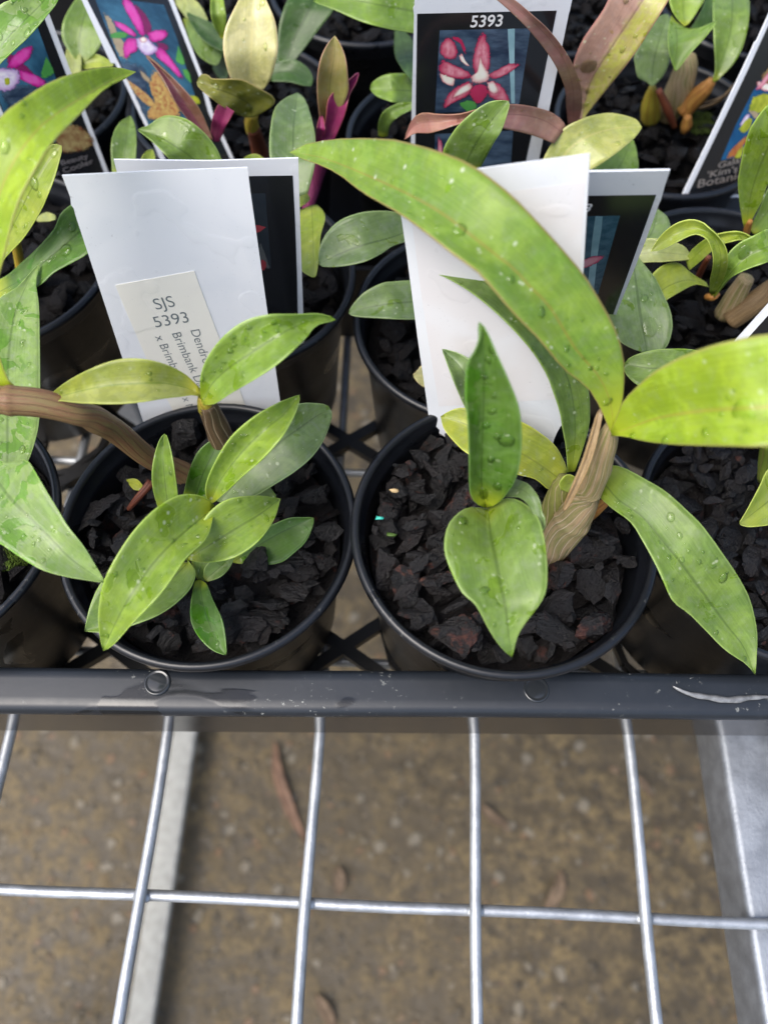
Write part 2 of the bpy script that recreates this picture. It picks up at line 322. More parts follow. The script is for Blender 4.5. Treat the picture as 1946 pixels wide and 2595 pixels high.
def leaf(parent, mat, z, cup, L, M_, R, drops=0, dsize=(.35, .9), thick=.9, name='leaf', label=None, wob=.25, spots=None):
    """one leaf: base -> tip; L, M_, R its left edge, midrib and right edge traced in source pixels; z heights in mm of the midrib; cup in mm how far the edges stand above it"""
    if not isinstance(cup, (tuple, list)): cup = (cup, cup)
    l, m_, r = crom(L, NU), crom(M_, NU), crom(R, NU)
    zz = np.interp(np.linspace(0, 1, NU), np.linspace(0, 1, len(z)), z)
    # smooth height curve
    zz = np.convolve(np.r_[zz[:1].repeat(2), zz, zz[-1:].repeat(2)], [.1, .2, .4, .2, .1], 'valid')
    tip = (l[-1]+m_[-1]+r[-1])/3
    P = np.zeros((NU, NV+1, 3)); ph = random.random()*9
    for i in range(NU):
        u = i/(NU-1); t0 = depth_of(m_[i][0], m_[i][1], zz[i]); pr = math.sin(math.pi*min(1, max(0, u*1.0)))**.7 if 0 < u < 1 else 0
        if i == NU-1: l[i] = m_[i] = r[i] = tip
        for j in range(NV+1):
            v = j/NV; s = abs(v-.5)*2
            q = m_[i]+((l[i] if v < .5 else r[i])-m_[i])*(s**.95)
            c = cup[0] if v < .5 else cup[1]
            w = wob*math.sin(u*11+ph+(2.5 if v < .5 else 0))*s*s*pr
            P[i, j] = at_d(q[0], q[1], t0-c*pr*s**1.35-w)
    # normals
    du = np.gradient(P, axis=0); dv = np.gradient(P, axis=1); N = np.cross(du, dv)
    nl = np.linalg.norm(N, axis=2, keepdims=True); nl[nl < 1e-9] = 1; N = N/nl
    if (N[NU//2, NV//2] @ (CAM-P[NU//2, NV//2])) < 0: N = -N
    uu = np.linspace(0, 1, NU)[:, None]*np.ones((1, NV+1)); vv = np.ones((NU, 1))*np.linspace(0, 1, NV+1)[None]
    sv = np.abs(vv-.5)*2
    th = thick*(1-.75*sv**3)*(.35+.65*np.sin(np.pi*np.clip(uu, .04, .97))**.5)
    B = P-N*th[..., None]
    lm = np.r_[0, np.cumsum(np.linalg.norm(np.diff(P[:, NV//2], axis=0), axis=1))]
    wmm = np.linalg.norm(P[:, 0]-P[:, NV//2], axis=1)+np.linalg.norm(P[:, NV]-P[:, NV//2], axis=1)
    uv = np.stack([uu, vv], -1).reshape(-1, 2); mmc = np.stack([lm[:, None]*np.ones((1, NV+1)), (vv-.5)*wmm[:, None]], -1).reshape(-1, 2)
    V = np.vstack([P.reshape(-1, 3), B.reshape(-1, 3)]); n1 = NU*(NV+1); W = NV+1; Fc = []
    for i in range(NU-1):
        for j in range(NV):
            a = i*W+j; Fc.append((a, a+1, a+W+1, a+W)); Fc.append((n1+a, n1+a+W, n1+a+W+1, n1+a+1))
        a = i*W; Fc.append((a, a+W, n1+a+W, n1+a)); a = i*W+NV; Fc.append((a, n1+a, n1+a+W, a+W))
    for j in range(NV):
        Fc.append((j, n1+j, n1+j+1, j+1)); a = (NU-1)*W+j; Fc.append((a, a+1, n1+a+1, n1+a))
    uv = np.vstack([uv, uv]); mmc = np.vstack([mmc, mmc]); V = V.tolist(); midx = [0]*len(Fc)
    # beads of water standing on the blade
    sites = []
    cl = [(random.uniform(.1, .9), random.uniform(.12, .88)) for _ in range(4)]
    for k in range(drops):
        if random.random() < .45:
            c_ = random.choice(cl); sites.append((c_[0]+random.gauss(0, .06), c_[1]+random.gauss(0, .09), None))
        else: sites.append((random.uniform(.05, .95), random.uniform(.06, .94), None))
    for s_ in (spots or []): sites.append(s_)
    for (u_, v_, rr) in sites:
        if not (.03 < u_ < .96 and .04 < v_ < .96): continue
        i = min(NU-2, int(u_*(NU-1))); j = min(NV-1, int(v_*NV)); fu = u_*(NU-1)-i; fv = v_*NV-j
        p = (P[i, j]*(1-fv)+P[i, j+1]*fv)*(1-fu)+(P[i+1, j]*(1-fv)+P[i+1, j+1]*fv)*fu
        r_ = rr or dsize[0]+(dsize[1]-dsize[0])*random.random()**2.5
        dV, dF = dome(p, N[i, j], r_*.85, r_*.32 if r_ < 2.4 else .38, 12 if r_ > .7 else 8, 4 if r_ > .7 else 3)
        k0 = len(V); V += [list(x) for x in dV]; Fc += [tuple(k0+a for a in f) for f in dF]; midx += [1]*len(dF)
        uv = np.vstack([uv, np.zeros((len(dV), 2))]); mmc = np.vstack([mmc, np.zeros((len(dV), 2))])
    o = obj(name, V, Fc, None, parent, uv=dict(uv=uv, mm=mmc), mats=[LM[mat], M_WATER], midx=midx)
    if label: o['label'] = label
    return o
def tube(parent, name, mat, pts, z, rad, px=True, seg=20, n=26, nodes=(), label=None, flat=1., taper_ends=True, world=False):
    """stem: axis in source pixels with heights z (mm); rad half widths in pixels (px) or mm"""
    pts = np.asarray(pts, float); rad = np.asarray(rad, float)*np.ones(len(pts)); z = np.asarray(z, float)*np.ones(len(pts))
    if world: A = pts
    else: A = np.array([at_z(p[0], p[1], zz) for p, zz in zip(pts, z)])
    if px: rad = np.array([r_/F_PX*depth_of(p[0], p[1], zz) for r_, p, zz in zip(rad, pts, z)])
    S = crom(np.hstack([A, rad[:, None]]), n); ax, rr = S[:, :3], S[:, 3]
    T = np.gradient(ax, axis=0); T /= np.linalg.norm(T, axis=1, keepdims=True)
    V = []; uv = []; mm_ = []; s = 0; ref = np.array([.1, .2, 1.])
    for i in range(n):
        if i: s += np.linalg.norm(ax[i]-ax[i-1])
        a = np.cross(T[i], ref); a /= np.linalg.norm(a); b = np.cross(a, T[i]); u = i/(n-1)
        g = 1+sum(.08*math.exp(-((u-q)/.018)**2)-.05*math.exp(-((u-q-.04)/.02)**2) for q in nodes)
        for j in range(seg+1):
            th = j/seg*2*math.pi
            k = g*(1+.035*mnoise.noise(Vector((u*6, math.cos(th)*2, math.sin(th)*2+rr[0])))+.012*math.cos(th*9))
            V.append(ax[i]+rr[i]*k*(a*math.cos(th)+b*math.sin(th)*flat)); uv.append((u, j/seg)); mm_.append((s, float(rr.mean())*th))
    W = seg+1; Fc = [(i*W+j, i*W+j+1, (i+1)*W+j+1, (i+1)*W+j) for i in range(n-1) for j in range(seg)]
    V.append(ax[0]-T[0]*rr[0]*.4); V.append(ax[-1]+T[-1]*rr[-1]*.4); uv += [(0, 0), (1, 0)]; mm_ += [(0, 0), (s, 0)]
    for j in range(seg): Fc.append((j+1, j, len(V)-2)); a = (n-1)*W+j; Fc.append((a, a+1, len(V)-1))
    o = obj(name, V, Fc, mat, parent, uv=dict(uv=uv, mm=mm_), loc=ax[0] if parent is None else None)
    if label: o['label'] = label
    return o
def box(V, Fc, x0, x1, y0, y1, z0, z1):
    k = len(V); V += [(x, y, z) for z in (z0, z1) for y in (y0, y1) for x in (x0, x1)]
    Fc += [(k, k+2, k+3, k+1), (k+4, k+5, k+7, k+6), (k, k+1, k+5, k+4), (k+2, k+6, k+7, k+3), (k, k+4, k+6, k+2), (k+1, k+3, k+7, k+5)]
def lathe(prof, seg=96):
    V = [(r_*math.cos(t), r_*math.sin(t), z_) for r_, z_ in prof for t in np.linspace(0, 2*math.pi, seg, endpoint=False)]
    Fc = [(i*seg+j, i*seg+(j+1) % seg, (i+1)*seg+(j+1) % seg, (i+1)*seg+j) for i in range(len(prof)-1) for j in range(seg)]
    return V, Fc
# ------------------------------------------------------------------ ground and bench
GZ = -475.
def concrete():
    t = NT('exposed_aggregate_concrete'); o = t.obj()
    w = t.n('ShaderNodeVectorMath', _operation='ADD', i0=o, i1=t.n('ShaderNodeVectorMath', _operation='SCALE', i0=t.n('ShaderNodeTexNoise', Vector=o, Scale=60, Detail=3).outputs['Color'], Scale=.012).outputs[0]).outputs[0]
    n1 = t.noise(o, 9, 4, .6); n2 = t.noise(o, 55, 5, .65); n3 = t.noise(o, 260, 4, .6)
    c = t.mix(t.ramp(n2, .40, .60), (.060, .042, .016), (.150, .107, .045))
    c = t.mix(t.ramp(n3, .42, .60, 0., .6), c, (.032, .024, .014))
    c = t.mix(t.ramp(n1, .42, .6, 0., .6), c, (.058, .043, .022))
    hs = None
    for k, (sc_, th, keep) in enumerate(((60, .33, .35), (100, .34, .38), (170, .34, .30))):
        vo = t.n('ShaderNodeTexVoronoi', Vector=t.sc(w, 1, 1, 1, (k*.37, k*.11, 0)), Scale=sc_, Randomness=1.)
        sp = t.n('ShaderNodeSeparateColor', Color=vo.outputs['Color'])
        mk = t.math('MULTIPLY', t.ramp(vo.outputs['Distance'], th*.8, th, 1., 0.), t.ramp(sp.outputs[0], 1-keep, 1-keep+.01))
        sc1 = t.mix(t.ramp(sp.outputs[1], .3, .95), (.045, .037, .024), (.15, .118, .073))
        sc1 = t.mix(t.ramp(sp.outputs[2], .80, .84), sc1, (.19, .165, .12)); sc1 = t.mix(t.ramp(sp.outputs[2], .10, .06), sc1, (.17, .095, .045))
        c = t.mix(t.math('MULTIPLY', mk, .65), c, sc1)
        hs = mk if hs is None else t.math('MAXIMUM', hs, mk)
    t.p(Base_Color=c, Roughness=t.ramp(n2, .3, .7, .45, .75), Normal=t.bump(t.math('ADD', hs, n2), .003, .7)); return t.m
V, Fc = [], []
N_ = 24
for i in range(N_+1):
    for j in range(N_+1):
        sx = np.sign(i-N_/2)*abs(i-N_/2)**3*35.; sy = np.sign(j-N_/2)*abs(j-N_/2)**3*35.
        V.append((sx, sy, GZ))
Fc = [(i*(N_+1)+j, (i+1)*(N_+1)+j, (i+1)*(N_+1)+j+1, i*(N_+1)+j+1) for i in range(N_) for j in range(N_)]
tag(obj('ground', V, Fc, concrete()), 'wet brown exposed aggregate concrete under the bench', kind='structure')
# bench: welded mesh top, side rail, foot rail
bench = thing('wire_bench', 'galvanised steel mesh bench top carrying the black plant trays', 'bench', (0, -60, -480))
def wire(x0, y0, z0, x1, y1, z1, r_=1.75):
    n = 30; P = [(x0+(x1-x0)*i/(n-1)+.35*math.sin(i*1.3+x0), y0+(y1-y0)*i/(n-1)+.2*math.sin(i*1.1+y0), z0+(z1-z0)*i/(n-1)) for i in range(n)]
    return tube(bench, 'wire', M_WIRE, P, 0, [r_]*n, px=False, seg=14, n=60, world=True)
for X in (-217.5, -167.5, -117.5, -67.2, -18.1, 32.3, 82.7, 133, 183.5, 234):
    wire(X, -190, 0, X, 480, 0)
for Y in (-150, -75, .3, 75, 150, 225, 300, 375, 450):
    wire(-260, Y+1.2*(Y < 1), -3.0, 270, Y-.2, -3.0, 1.65)
# weld fillets where the wires cross
V, Fc = [], []
for X in (-117.5, -67.2, -18.1, 32.3, 82.7):
    for s_ in (-1, 1):
        dv_, df = dome(np.array([X+s_*1.6, .5, -1.7]), np.array([s_*.6, 0, 1.]), 1.5, .9, 10, 3, 1.); k = len(V); V += dv_; Fc += [tuple(k+a for a in f) for f in df]
obj('weld', V, Fc, M_WIRE, bench)
def rail(name, x0, x1, y0, y1, z0, z1, mat, rad=2.2):
    prof = []
    for cx, cz, a0 in ((x1-rad, z1-rad, 0), (x0+rad, z1-rad, 90), (x0+rad, z0+rad, 180), (x1-rad, z0+rad, 270)):
        for k in range(5): a = math.radians(a0+k*22.5); prof.append((cx+rad*math.cos(a), cz+rad*math.sin(a)))
    n = len(prof); V = [(p[0], y, p[1]) for y in np.linspace(y0, y1, 12) for p in prof]
    Fc = [(i*n+j, (i+1)*n+j, (i+1)*n+(j+1) % n, i*n+(j+1) % n) for i in range(11) for j in range(n)]
    Fc += [tuple(range(n)), tuple(range(11*n+n-1, 11*n-1, -1))]
    return obj(name, V, Fc, mat, bench)
rail('side_rail', 115.3, 153, -190, 480, -26, -4.9, M_RAIL)
rail('far_rail', -300, -262, -190, 480, -26, -4.9, M_RAIL)
rail('foot_rail', -180.0, -159.0, -190, 480, -456, -448, M_FOOT, 2)
for y in (-170, 460):
    V, Fc = [], []; box(V, Fc, -182, -157, y, y+24, GZ, -456.3); obj('foot', V, Fc, M_FOOT, bench, smooth=False)
    for x in (118, -298):
        V, Fc = [], []; box(V, Fc, x, x+30, y, y+24, GZ, -27); obj('leg', V, Fc, M_RAIL, bench, smooth=False)
# dry gum leaves on the concrete
M_DRY = simple('dry_gum_leaf', (.16, .092, .056), .6, .3, 120, .35, .0004); M_DRY2 = simple('dry_twig_leaf', (.12, .082, .05), .65, .3, 160, .3, .0004)
def dryleaf(pts, w, label, mat=M_DRY):
    P = crom([at_z(x, y, GZ+4)[:2] for x, y in pts], 14); T = np.gradient(P, axis=0); T /= np.linalg.norm(T, axis=1, keepdims=True); Nn = np.stack([-T[:, 1], T[:, 0]], 1)
    V = []
    for s_ in (0, 1):
        for i in range(14):
            u = i/13; ww = w*math.sin(math.pi*min(1, .03+u*.95))**.8
            for v in (-1, -.5, 0, .5, 1): V.append((*(P[i]+Nn[i]*ww*v), GZ+4+2.5*math.sin(u*5)+1.6*v*v-s_*.6))
    Fc = [(i*5+j, i*5+j+1, (i+1)*5+j+1, (i+1)*5+j) for i in range(13) for j in range(4)]+[(70+i*5+j, 70+(i+1)*5+j, 70+(i+1)*5+j+1, 70+i*5+j+1) for i in range(13) for j in range(4)]
    for i in range(13): Fc += [(i*5, (i+1)*5, 75+i*5, 70+i*5), (i*5+4, 74+i*5, 79+i*5, (i+1)*5+4)]
    tag(obj('fallen_leaf', V, Fc, mat, None, loc=V[0]), label, 'leaf', 'dry leaves fallen on the concrete')
dryleaf([(697, 1880), (705, 1960), (735, 2050), (775, 2135)], 5.2, 'long narrow pinkish dry leaf on the concrete just left of the middle wire')
dryleaf([(1218, 2040), (1245, 2070), (1292, 2095)], 4.5, 'small slanting dry leaf on the concrete right beside the third bench wire', M_DRY2)
dryleaf([(1418, 2205), (1414, 2255), (1380, 2310)], 5.5, 'pointed brown dry leaf curling beside the crosswise bench wire', M_DRY2)
dryleaf([(1590, 1965), (1625, 1985), (1655, 2025)], 3.5, 'faint reddish dry leaf scrap near the fourth bench wire', M_DRY2)
dryleaf([(855, 2195), (862, 2230), (855, 2270)], 5, 'short brown dry leaf lying just above the crosswise wire by the middle wire', M_DRY2)
dryleaf([(800, 2520), (825, 2560), (850, 2610)], 5, 'pale dry leaf at the bottom of the picture right of the middle wire', M_DRY2)
# ------------------------------------------------------------------ carry tray
TY = math.radians(2.0); ct, st_ = math.cos(TY), math.sin(TY)
def trayrot(p): x, y, z_ = p; return (x*ct-y*st_, x*st_+y*ct, z_)
tray = thing('carry_tray', 'black plastic nursery tray with wet front lip holding the nearest pots', 'tray', (0, 50.2, 3))
lip = [(50.6, 30), (50.5, 51.2), (49.8, 52), (45.6, 52.2), (44.6, 52.9), (44.15, 54.2), (44.3, 55.6), (45.1, 56.9), (46.4, 57.5), (48, 57.55), (52.6, 57.9), (54.3, 57.9), (55.4, 57.3), (55.9, 56), (55.9, 54), (54.3, 51), (53.2, 30)]
XS = np.linspace(-200, 190, 60); V = []; n = len(lip)
for x in XS:
    for (y, z_) in lip:
        V.append(trayrot((x, y+.12*math.sin(x*.05), z_+.15*math.sin(x*.031))))
Fc = [(i*n+j, i*n+j+1, (i+1)*n+j+1, (i+1)*n+j) for i in range(59) for j in range(n-1)]
Fc += [tuple(range(n-1, -1, -1)), tuple(59*n+k for k in range(n))]
obj('lip', V, Fc, M_TRAY, tray)
V, Fc = [], []; box(V, Fc, -200, 190, 50.55, 52.8, 1.9, 51.0); obj('skirt', [trayrot(p) for p in V], Fc, M_SKIRT, tray, smooth=False)
V, Fc = [], []; box(V, Fc, -200, 190, 214, 216, 1.9, 40.0); obj('back_wall', [trayrot(p) for p in V], Fc, M_LATTICE, tray, smooth=False)
# lattice floor: struts between nodes that sit in the gaps between the pots
def strut(V, Fc, p, q, w=3.0, z0=2.2, z1=6.0):
    p, q = np.array(p[:2]), np.array(q[:2]); d_ = (q-p)/np.linalg.norm(q-p); nn = np.array([-d_[1], d_[0]])*w/2; k = len(V)
    for z_ in (z0, z1):
        for c_ in (p-nn, p+nn, q+nn, q-nn): V.append((*c_, z_))
    Fc += [(k, k+1, k+2, k+3), (k+7, k+6, k+5, k+4)]+[(k+a, k+a+4, k+(a+1) % 4+4, k+(a+1) % 4) for a in range(4)]
V, Fc = [], []; nodes = []
for a in range(-4, 4):
    strut(V, Fc, trayrot((30+a*78, 58, 0)), trayrot((30+a*78, 212, 0)), 3.4, 2.35, 5.2)
for a in range(-3, 4):
    for b in range(0, 3):
        cx, cy = -9.+a*78, 78+b*82
        nodes.append((cx, cy))
        for dx, dy in ((39, 27), (-39, 27), (32, -22.5), (-32, -22.5)):
            strut(V, Fc, trayrot((cx, cy, 0)), trayrot((cx+dx, cy+dy, 0)), 4.2, 2.2+.02*a, 6.0+.03*a+.05*(dx > 0)+.02*(dy > 0))
        for k in range(12):
            t0, t1 = k/12*2*math.pi, (k+1)/12*2*math.pi
            strut(V, Fc, trayrot((cx+39+26*math.cos(t0), cy+8+26*math.sin(t0), 0)), trayrot((cx+39+26*math.cos(t1), cy+8+26*math.sin(t1), 0)), 2.4, 2.5, 5.4+.05*(k % 2))
obj('lattice_floor', V, Fc, M_LATTICE, tray, smooth=False)
for px_, py_ in ((400, 1730), (1358, 1748)):
    p = at_z(px_, py_, 57.6); V, Fc = lathe([(0.01, .5), (2.3, .48), (2.6, .42), (2.9, .62), (3.2, .60), (3.45, .25), (3.5, -.3)], 40)
    obj('drain_stud', [(x+p[0], y+p[1], z_+p[2]) for x, y, z_ in V], Fc, M_BLACKWET, tray)
# a torn sliver of clear film and loose specks on the lip
M_FILM = simple('pale_film', (.16, .165, .17), .15, .8, 400, .3)
def strip_on(pts, w, label, name, mat, z=58.4, arch=.6):
    P = crom([at_z(x, y, z)[:2] for x, y in pts], 30); T = np.gradient(P, axis=0); T /= np.linalg.norm(T, axis=1, keepdims=True); Nn = np.stack([-T[:, 1], T[:, 0]], 1); V = []
    for s_ in (0, 1):
        for i in range(30):
            ww = w*(.15+math.sin(math.pi*i/29)**.6)*(1+.12*math.sin(i*1.1))
            for v in (-1, 0, 1): V.append((*(P[i]+Nn[i]*ww*v), z+arch*(1-v*v)+.15-s_*.12))
    Fc = [(i*3+j, i*3+j+1, (i+1)*3+j+1, (i+1)*3+j) for i in range(29) for j in range(2)]+[(90+i*3+j, 90+(i+1)*3+j, 90+(i+1)*3+j+1, 90+i*3+j+1) for i in range(29) for j in range(2)]
    for i in range(29): Fc += [(i*3, (i+1)*3, 93+i*3, 90+i*3), (i*3+2, 92+i*3, 95+i*3, (i+1)*3+2)]
    tag(obj(name, V, Fc, mat, None, loc=V[0]), label, 'debris')
strip_on([(1703, 1740), (1745, 1758), (1800, 1768), (1850, 1774), (1900, 1768), (1960, 1765)], .75, 'torn silvery strip lying on the right end of the tray lip', 'torn_strip', M_FILM)
# ------------------------------------------------------------------ pots and bark
POTPROF = [(30.5, -64), (31.2, -64.5), (31.6, -63.5), (33.4, -40), (36.4, -8.2), (37.9, -7.6), (38.5, -6.6), (38.8, -4.0), (39.4, -3.0), (40.0, -1.9), (39.95, -.9), (39.4, -.2), (38.6, 0), (37.9, -.4), (37.6, -1.4), (37.4, -4.2), (36.5, -5.0), (36.2, -7), (33.6, -30), (31.0, -61), (0.01, -61.5)]
def pot(x, y, z, label, group='black round seedling pots', src=[None], tilt=(0, 0)):
    if src[0] is None:
        V, Fc = lathe(POTPROF); V = [(a, b, c) for a, b, c in V]
        k = len(V); ob = obj('flower_pot', V, Fc, M_POT, None); src[0] = ob
        o = ob
    else:
        o = src[0].copy(); C0.objects.link(o)
    o.location = (x/1000, y/1000, z/1000); o.rotation_euler = (tilt[0], tilt[1], random.random()*6)
    return tag(o, label, 'pot', group)
def chip(center, size, flatness=.55, sub=2, ang=None, rs=None):
    rnd_ = random if rs is None else rs
    bm = bmesh.new(); a, b, c = size*rnd_.uniform(.8, 1.25), size*rnd_.uniform(.4, .8), size*flatness*rnd_.uniform(.5, .9)
    for k in range(rnd_.randint(11, 17)):
        v = Vector((rnd_.gauss(0, 1), rnd_.gauss(0, 1), rnd_.gauss(0, 1))).normalized(); pw = .9
        bm.verts.new((math.copysign(abs(v.x)**pw, v.x)*a, math.copysign(abs(v.y)**pw, v.y)*b, math.copysign(abs(v.z)**pw, v.z)*c))
    res = bmesh.ops.convex_hull(bm, input=bm.verts[:])
    bmesh.ops.delete(bm, geom=[v for v in bm.verts if not v.link_faces], context='VERTS')
    for _ in range(sub): bmesh.ops.subdivide_edges(bm, edges=bm.edges[:], cuts=1, use_grid_fill=True)
    bmesh.ops.triangulate(bm, faces=bm.faces[:])
    o3 = Vector((rnd_.uniform(0, 99), rnd_.uniform(0, 99), rnd_.uniform(0, 99)))
    for v in bm.verts:
        q = v.co*.35+o3; v.co += v.co.normalized()*(size*.10*mnoise.noise(q)+size*.07*mnoise.noise(q*3.1)+size*.04*mnoise.noise(q*7))
        v.co.z += size*.05*mnoise.noise(Vector((v.co.x*.3, v.co.y*1.6, v.co.z*.8))+o3)
    rot = Matrix.Rotation(rnd_.uniform(0, 6.28) if ang is None else ang, 3, 'Z') @ Matrix.Rotation(rnd_.gauss(0, .45), 3, 'X') @ Matrix.Rotation(rnd_.gauss(0, .35), 3, 'Y')
    bm.verts.ensure_lookup_table(); V = [np.array(rot @ v.co)+center for v in bm.verts]; idx = {v: i for i, v in enumerate(bm.verts)}
    Fc = [tuple(idx[v] for v in f.verts) for f in bm.faces]; bm.free(); return V, Fc
def bark_mesh(seed, sub, count, rmax=35.4, level=-5.6):
    rs = random.Random(seed); V, Fc = [], []
    V2, F2 = lathe([(rmax-.4, level-9), (rmax*.6, level-8.5), (0.01, level-8)], 30); V += [np.array(v) for v in V2]; Fc += F2
    pts = []
    for layer, (n_, z_, smin, smax) in enumerate(((int(count*.9), level-4.2, 5., 8.5), (int(count*.9), level-.8, 3.6, 7.), (int(count*.6), level+1.9, 2.6, 5.6), (int(count*.7), level+2.6, 1.0, 2.6))):
        pl = []; tries = 0
        while len(pl) < n_ and tries < 6000:
            tries += 1; r_ = rmax*math.sqrt(rs.random()); t_ = rs.random()*6.283; s_ = rs.uniform(smin, smax)*(.75 if r_ > rmax-5 else 1)
            if r_ > rmax-s_*.62: continue
            p = (r_*math.cos(t_), r_*math.sin(t_))
            if all((p[0]-q[0])**2+(p[1]-q[1])**2 > (.64*(s_+q[2]))**2 for q in pl): pl.append((*p, s_))
        for x, y, s_ in pl:
            v, f = chip(np.array([x, y, z_+rs.uniform(-1.2, 1.2)+.02*(x*x+y*y)/36]), s_, rs.choice((.28, .4, .55, .8)), (sub if s_ > 2.4 else 1), rs=rs); k = len(V)
            V += v; Fc += [tuple(k+a for a in ff) for ff in f]
    return V, Fc
BSRC = {}
def bark(x, y, z, label, key, rot=0.):
    if key not in BSRC:
        V, Fc = bark_mesh(*dict(a=(3, 2, 60), b=(11, 2, 64), c=(5, 1, 50))[key]); o = obj('bark_mulch', V, Fc, M_BARKSHADE if key == 'c' else M_BARK, None); BSRC[key] = o
        me = o.data; me.polygons.foreach_set('use_smooth', [True]*len(me.polygons))
        try: me.set_sharp_from_angle(angle=math.radians(38))
        except Exception: pass
    else: o = BSRC[key].copy(); C0.objects.link(o)
    o.location = (x/1000, y/1000, z/1000); o.rotation_euler = (0, 0, rot)
    return tag(o, label, 'bark mulch', 'bark chip potting mix in the pots', 'stuff')
PZ = 70
POTS = [
 (-46.9, 90.2, 70, 'black pot holding the small plant in front of the white numbered label', 'dark bark chips around the small plant by the numbered label', 'a', 1.),
 (31.4, 89.3, 77.5, 'black pot with the papery stemmed plant and the broad drooping leaf', 'charcoal bark chips under the plant with the papery stem', 'b', 4.),
 (-127.2, 86.9, 70, 'black pot cut off by the left edge of the picture beside the tray lip', 'mossy bark chips in the pot at the left edge', 'c', 2.),
 (109.8, 97.5, 70, 'black pot behind the long drooping leaf at the right edge', 'bark chips behind the long drooping leaf at the right edge', 'b', 1.1),
 (-131.9, 184.2, 70, 'black pot under the wet dark green leaves at upper left', 'bark chips below the wet leaves at upper left', 'c', 3.2),
 (-52.4, 181.4, 70, 'black pot right behind the two left white labels', 'bark chips right behind the two left white labels', 'c', .5),
 (27.3, 169.5, 66, 'black pot with oval blue green leaves between the two pairs of labels', 'bark chips below the two oval blue green leaves', 'c', 4.4),
 (108, 181, 70, 'black pot with the arching light green leaves at the right', 'bark chips under the arching light green leaves', 'c', 5.3),
 (97.2, 264.5, 70, 'black pot with orange stems at upper right', 'bark chips round the orange stems at upper right', 'c', 1.7),
 (-143.2, 266, 70, 'black pot behind the flower labels at the left', 'bark chips behind the flower labels at the left', 'c', 2.9),
 (-62, 268, 68, 'black pot of the magenta shoot behind the labels', 'bark chips round the magenta shoot', 'c', .2),
 (20, 252, 69, 'black pot that holds the label with the star flower', 'bark chips behind the label with the star flower', 'c', 3.9),
 (-100, 348, 69, 'black pot in the dark back row under the top left leaves', 'bark chips in the back row at left', 'c', 1.3),
 (-18, 345, 69, 'black pot in the dark back row behind the pale yellow leaf', 'bark chips in the back row behind the pale yellow leaf', 'c', 2.3),
 (64, 345, 69, 'black pot in the dark back row behind the mauve leaf', 'bark chips in the back row behind the mauve leaf', 'c', 5.0),
 (146, 348, 69, 'black pot in the dark back row at the top right corner', 'bark chips in the back row at the top right', 'c', .9),
]
for x, y, z, pl, bl, key, rot in POTS:
    pot(x, y, z, pl); bark(x, y, z, bl, key, rot)
# second tray behind, only its dark floor and walls show
tray2 = thing('carry_tray', 'black nursery tray under the shaded back rows of pots', 'tray', (0, 220, 3))
V, Fc = [], []; box(V, Fc, -210, 220, 219, 221, 1.9, 44); box(V, Fc, -210, 220, 400, 402, 1.9, 44); obj('wall', V, Fc, M_LATTICE, tray2, smooth=False)
V, Fc = [], []; box(V, Fc, -210, 220, 221.2, 399.8, 2.1, 4.2); obj('floor_panel', V, Fc, M_LATTICE, tray2, smooth=False)
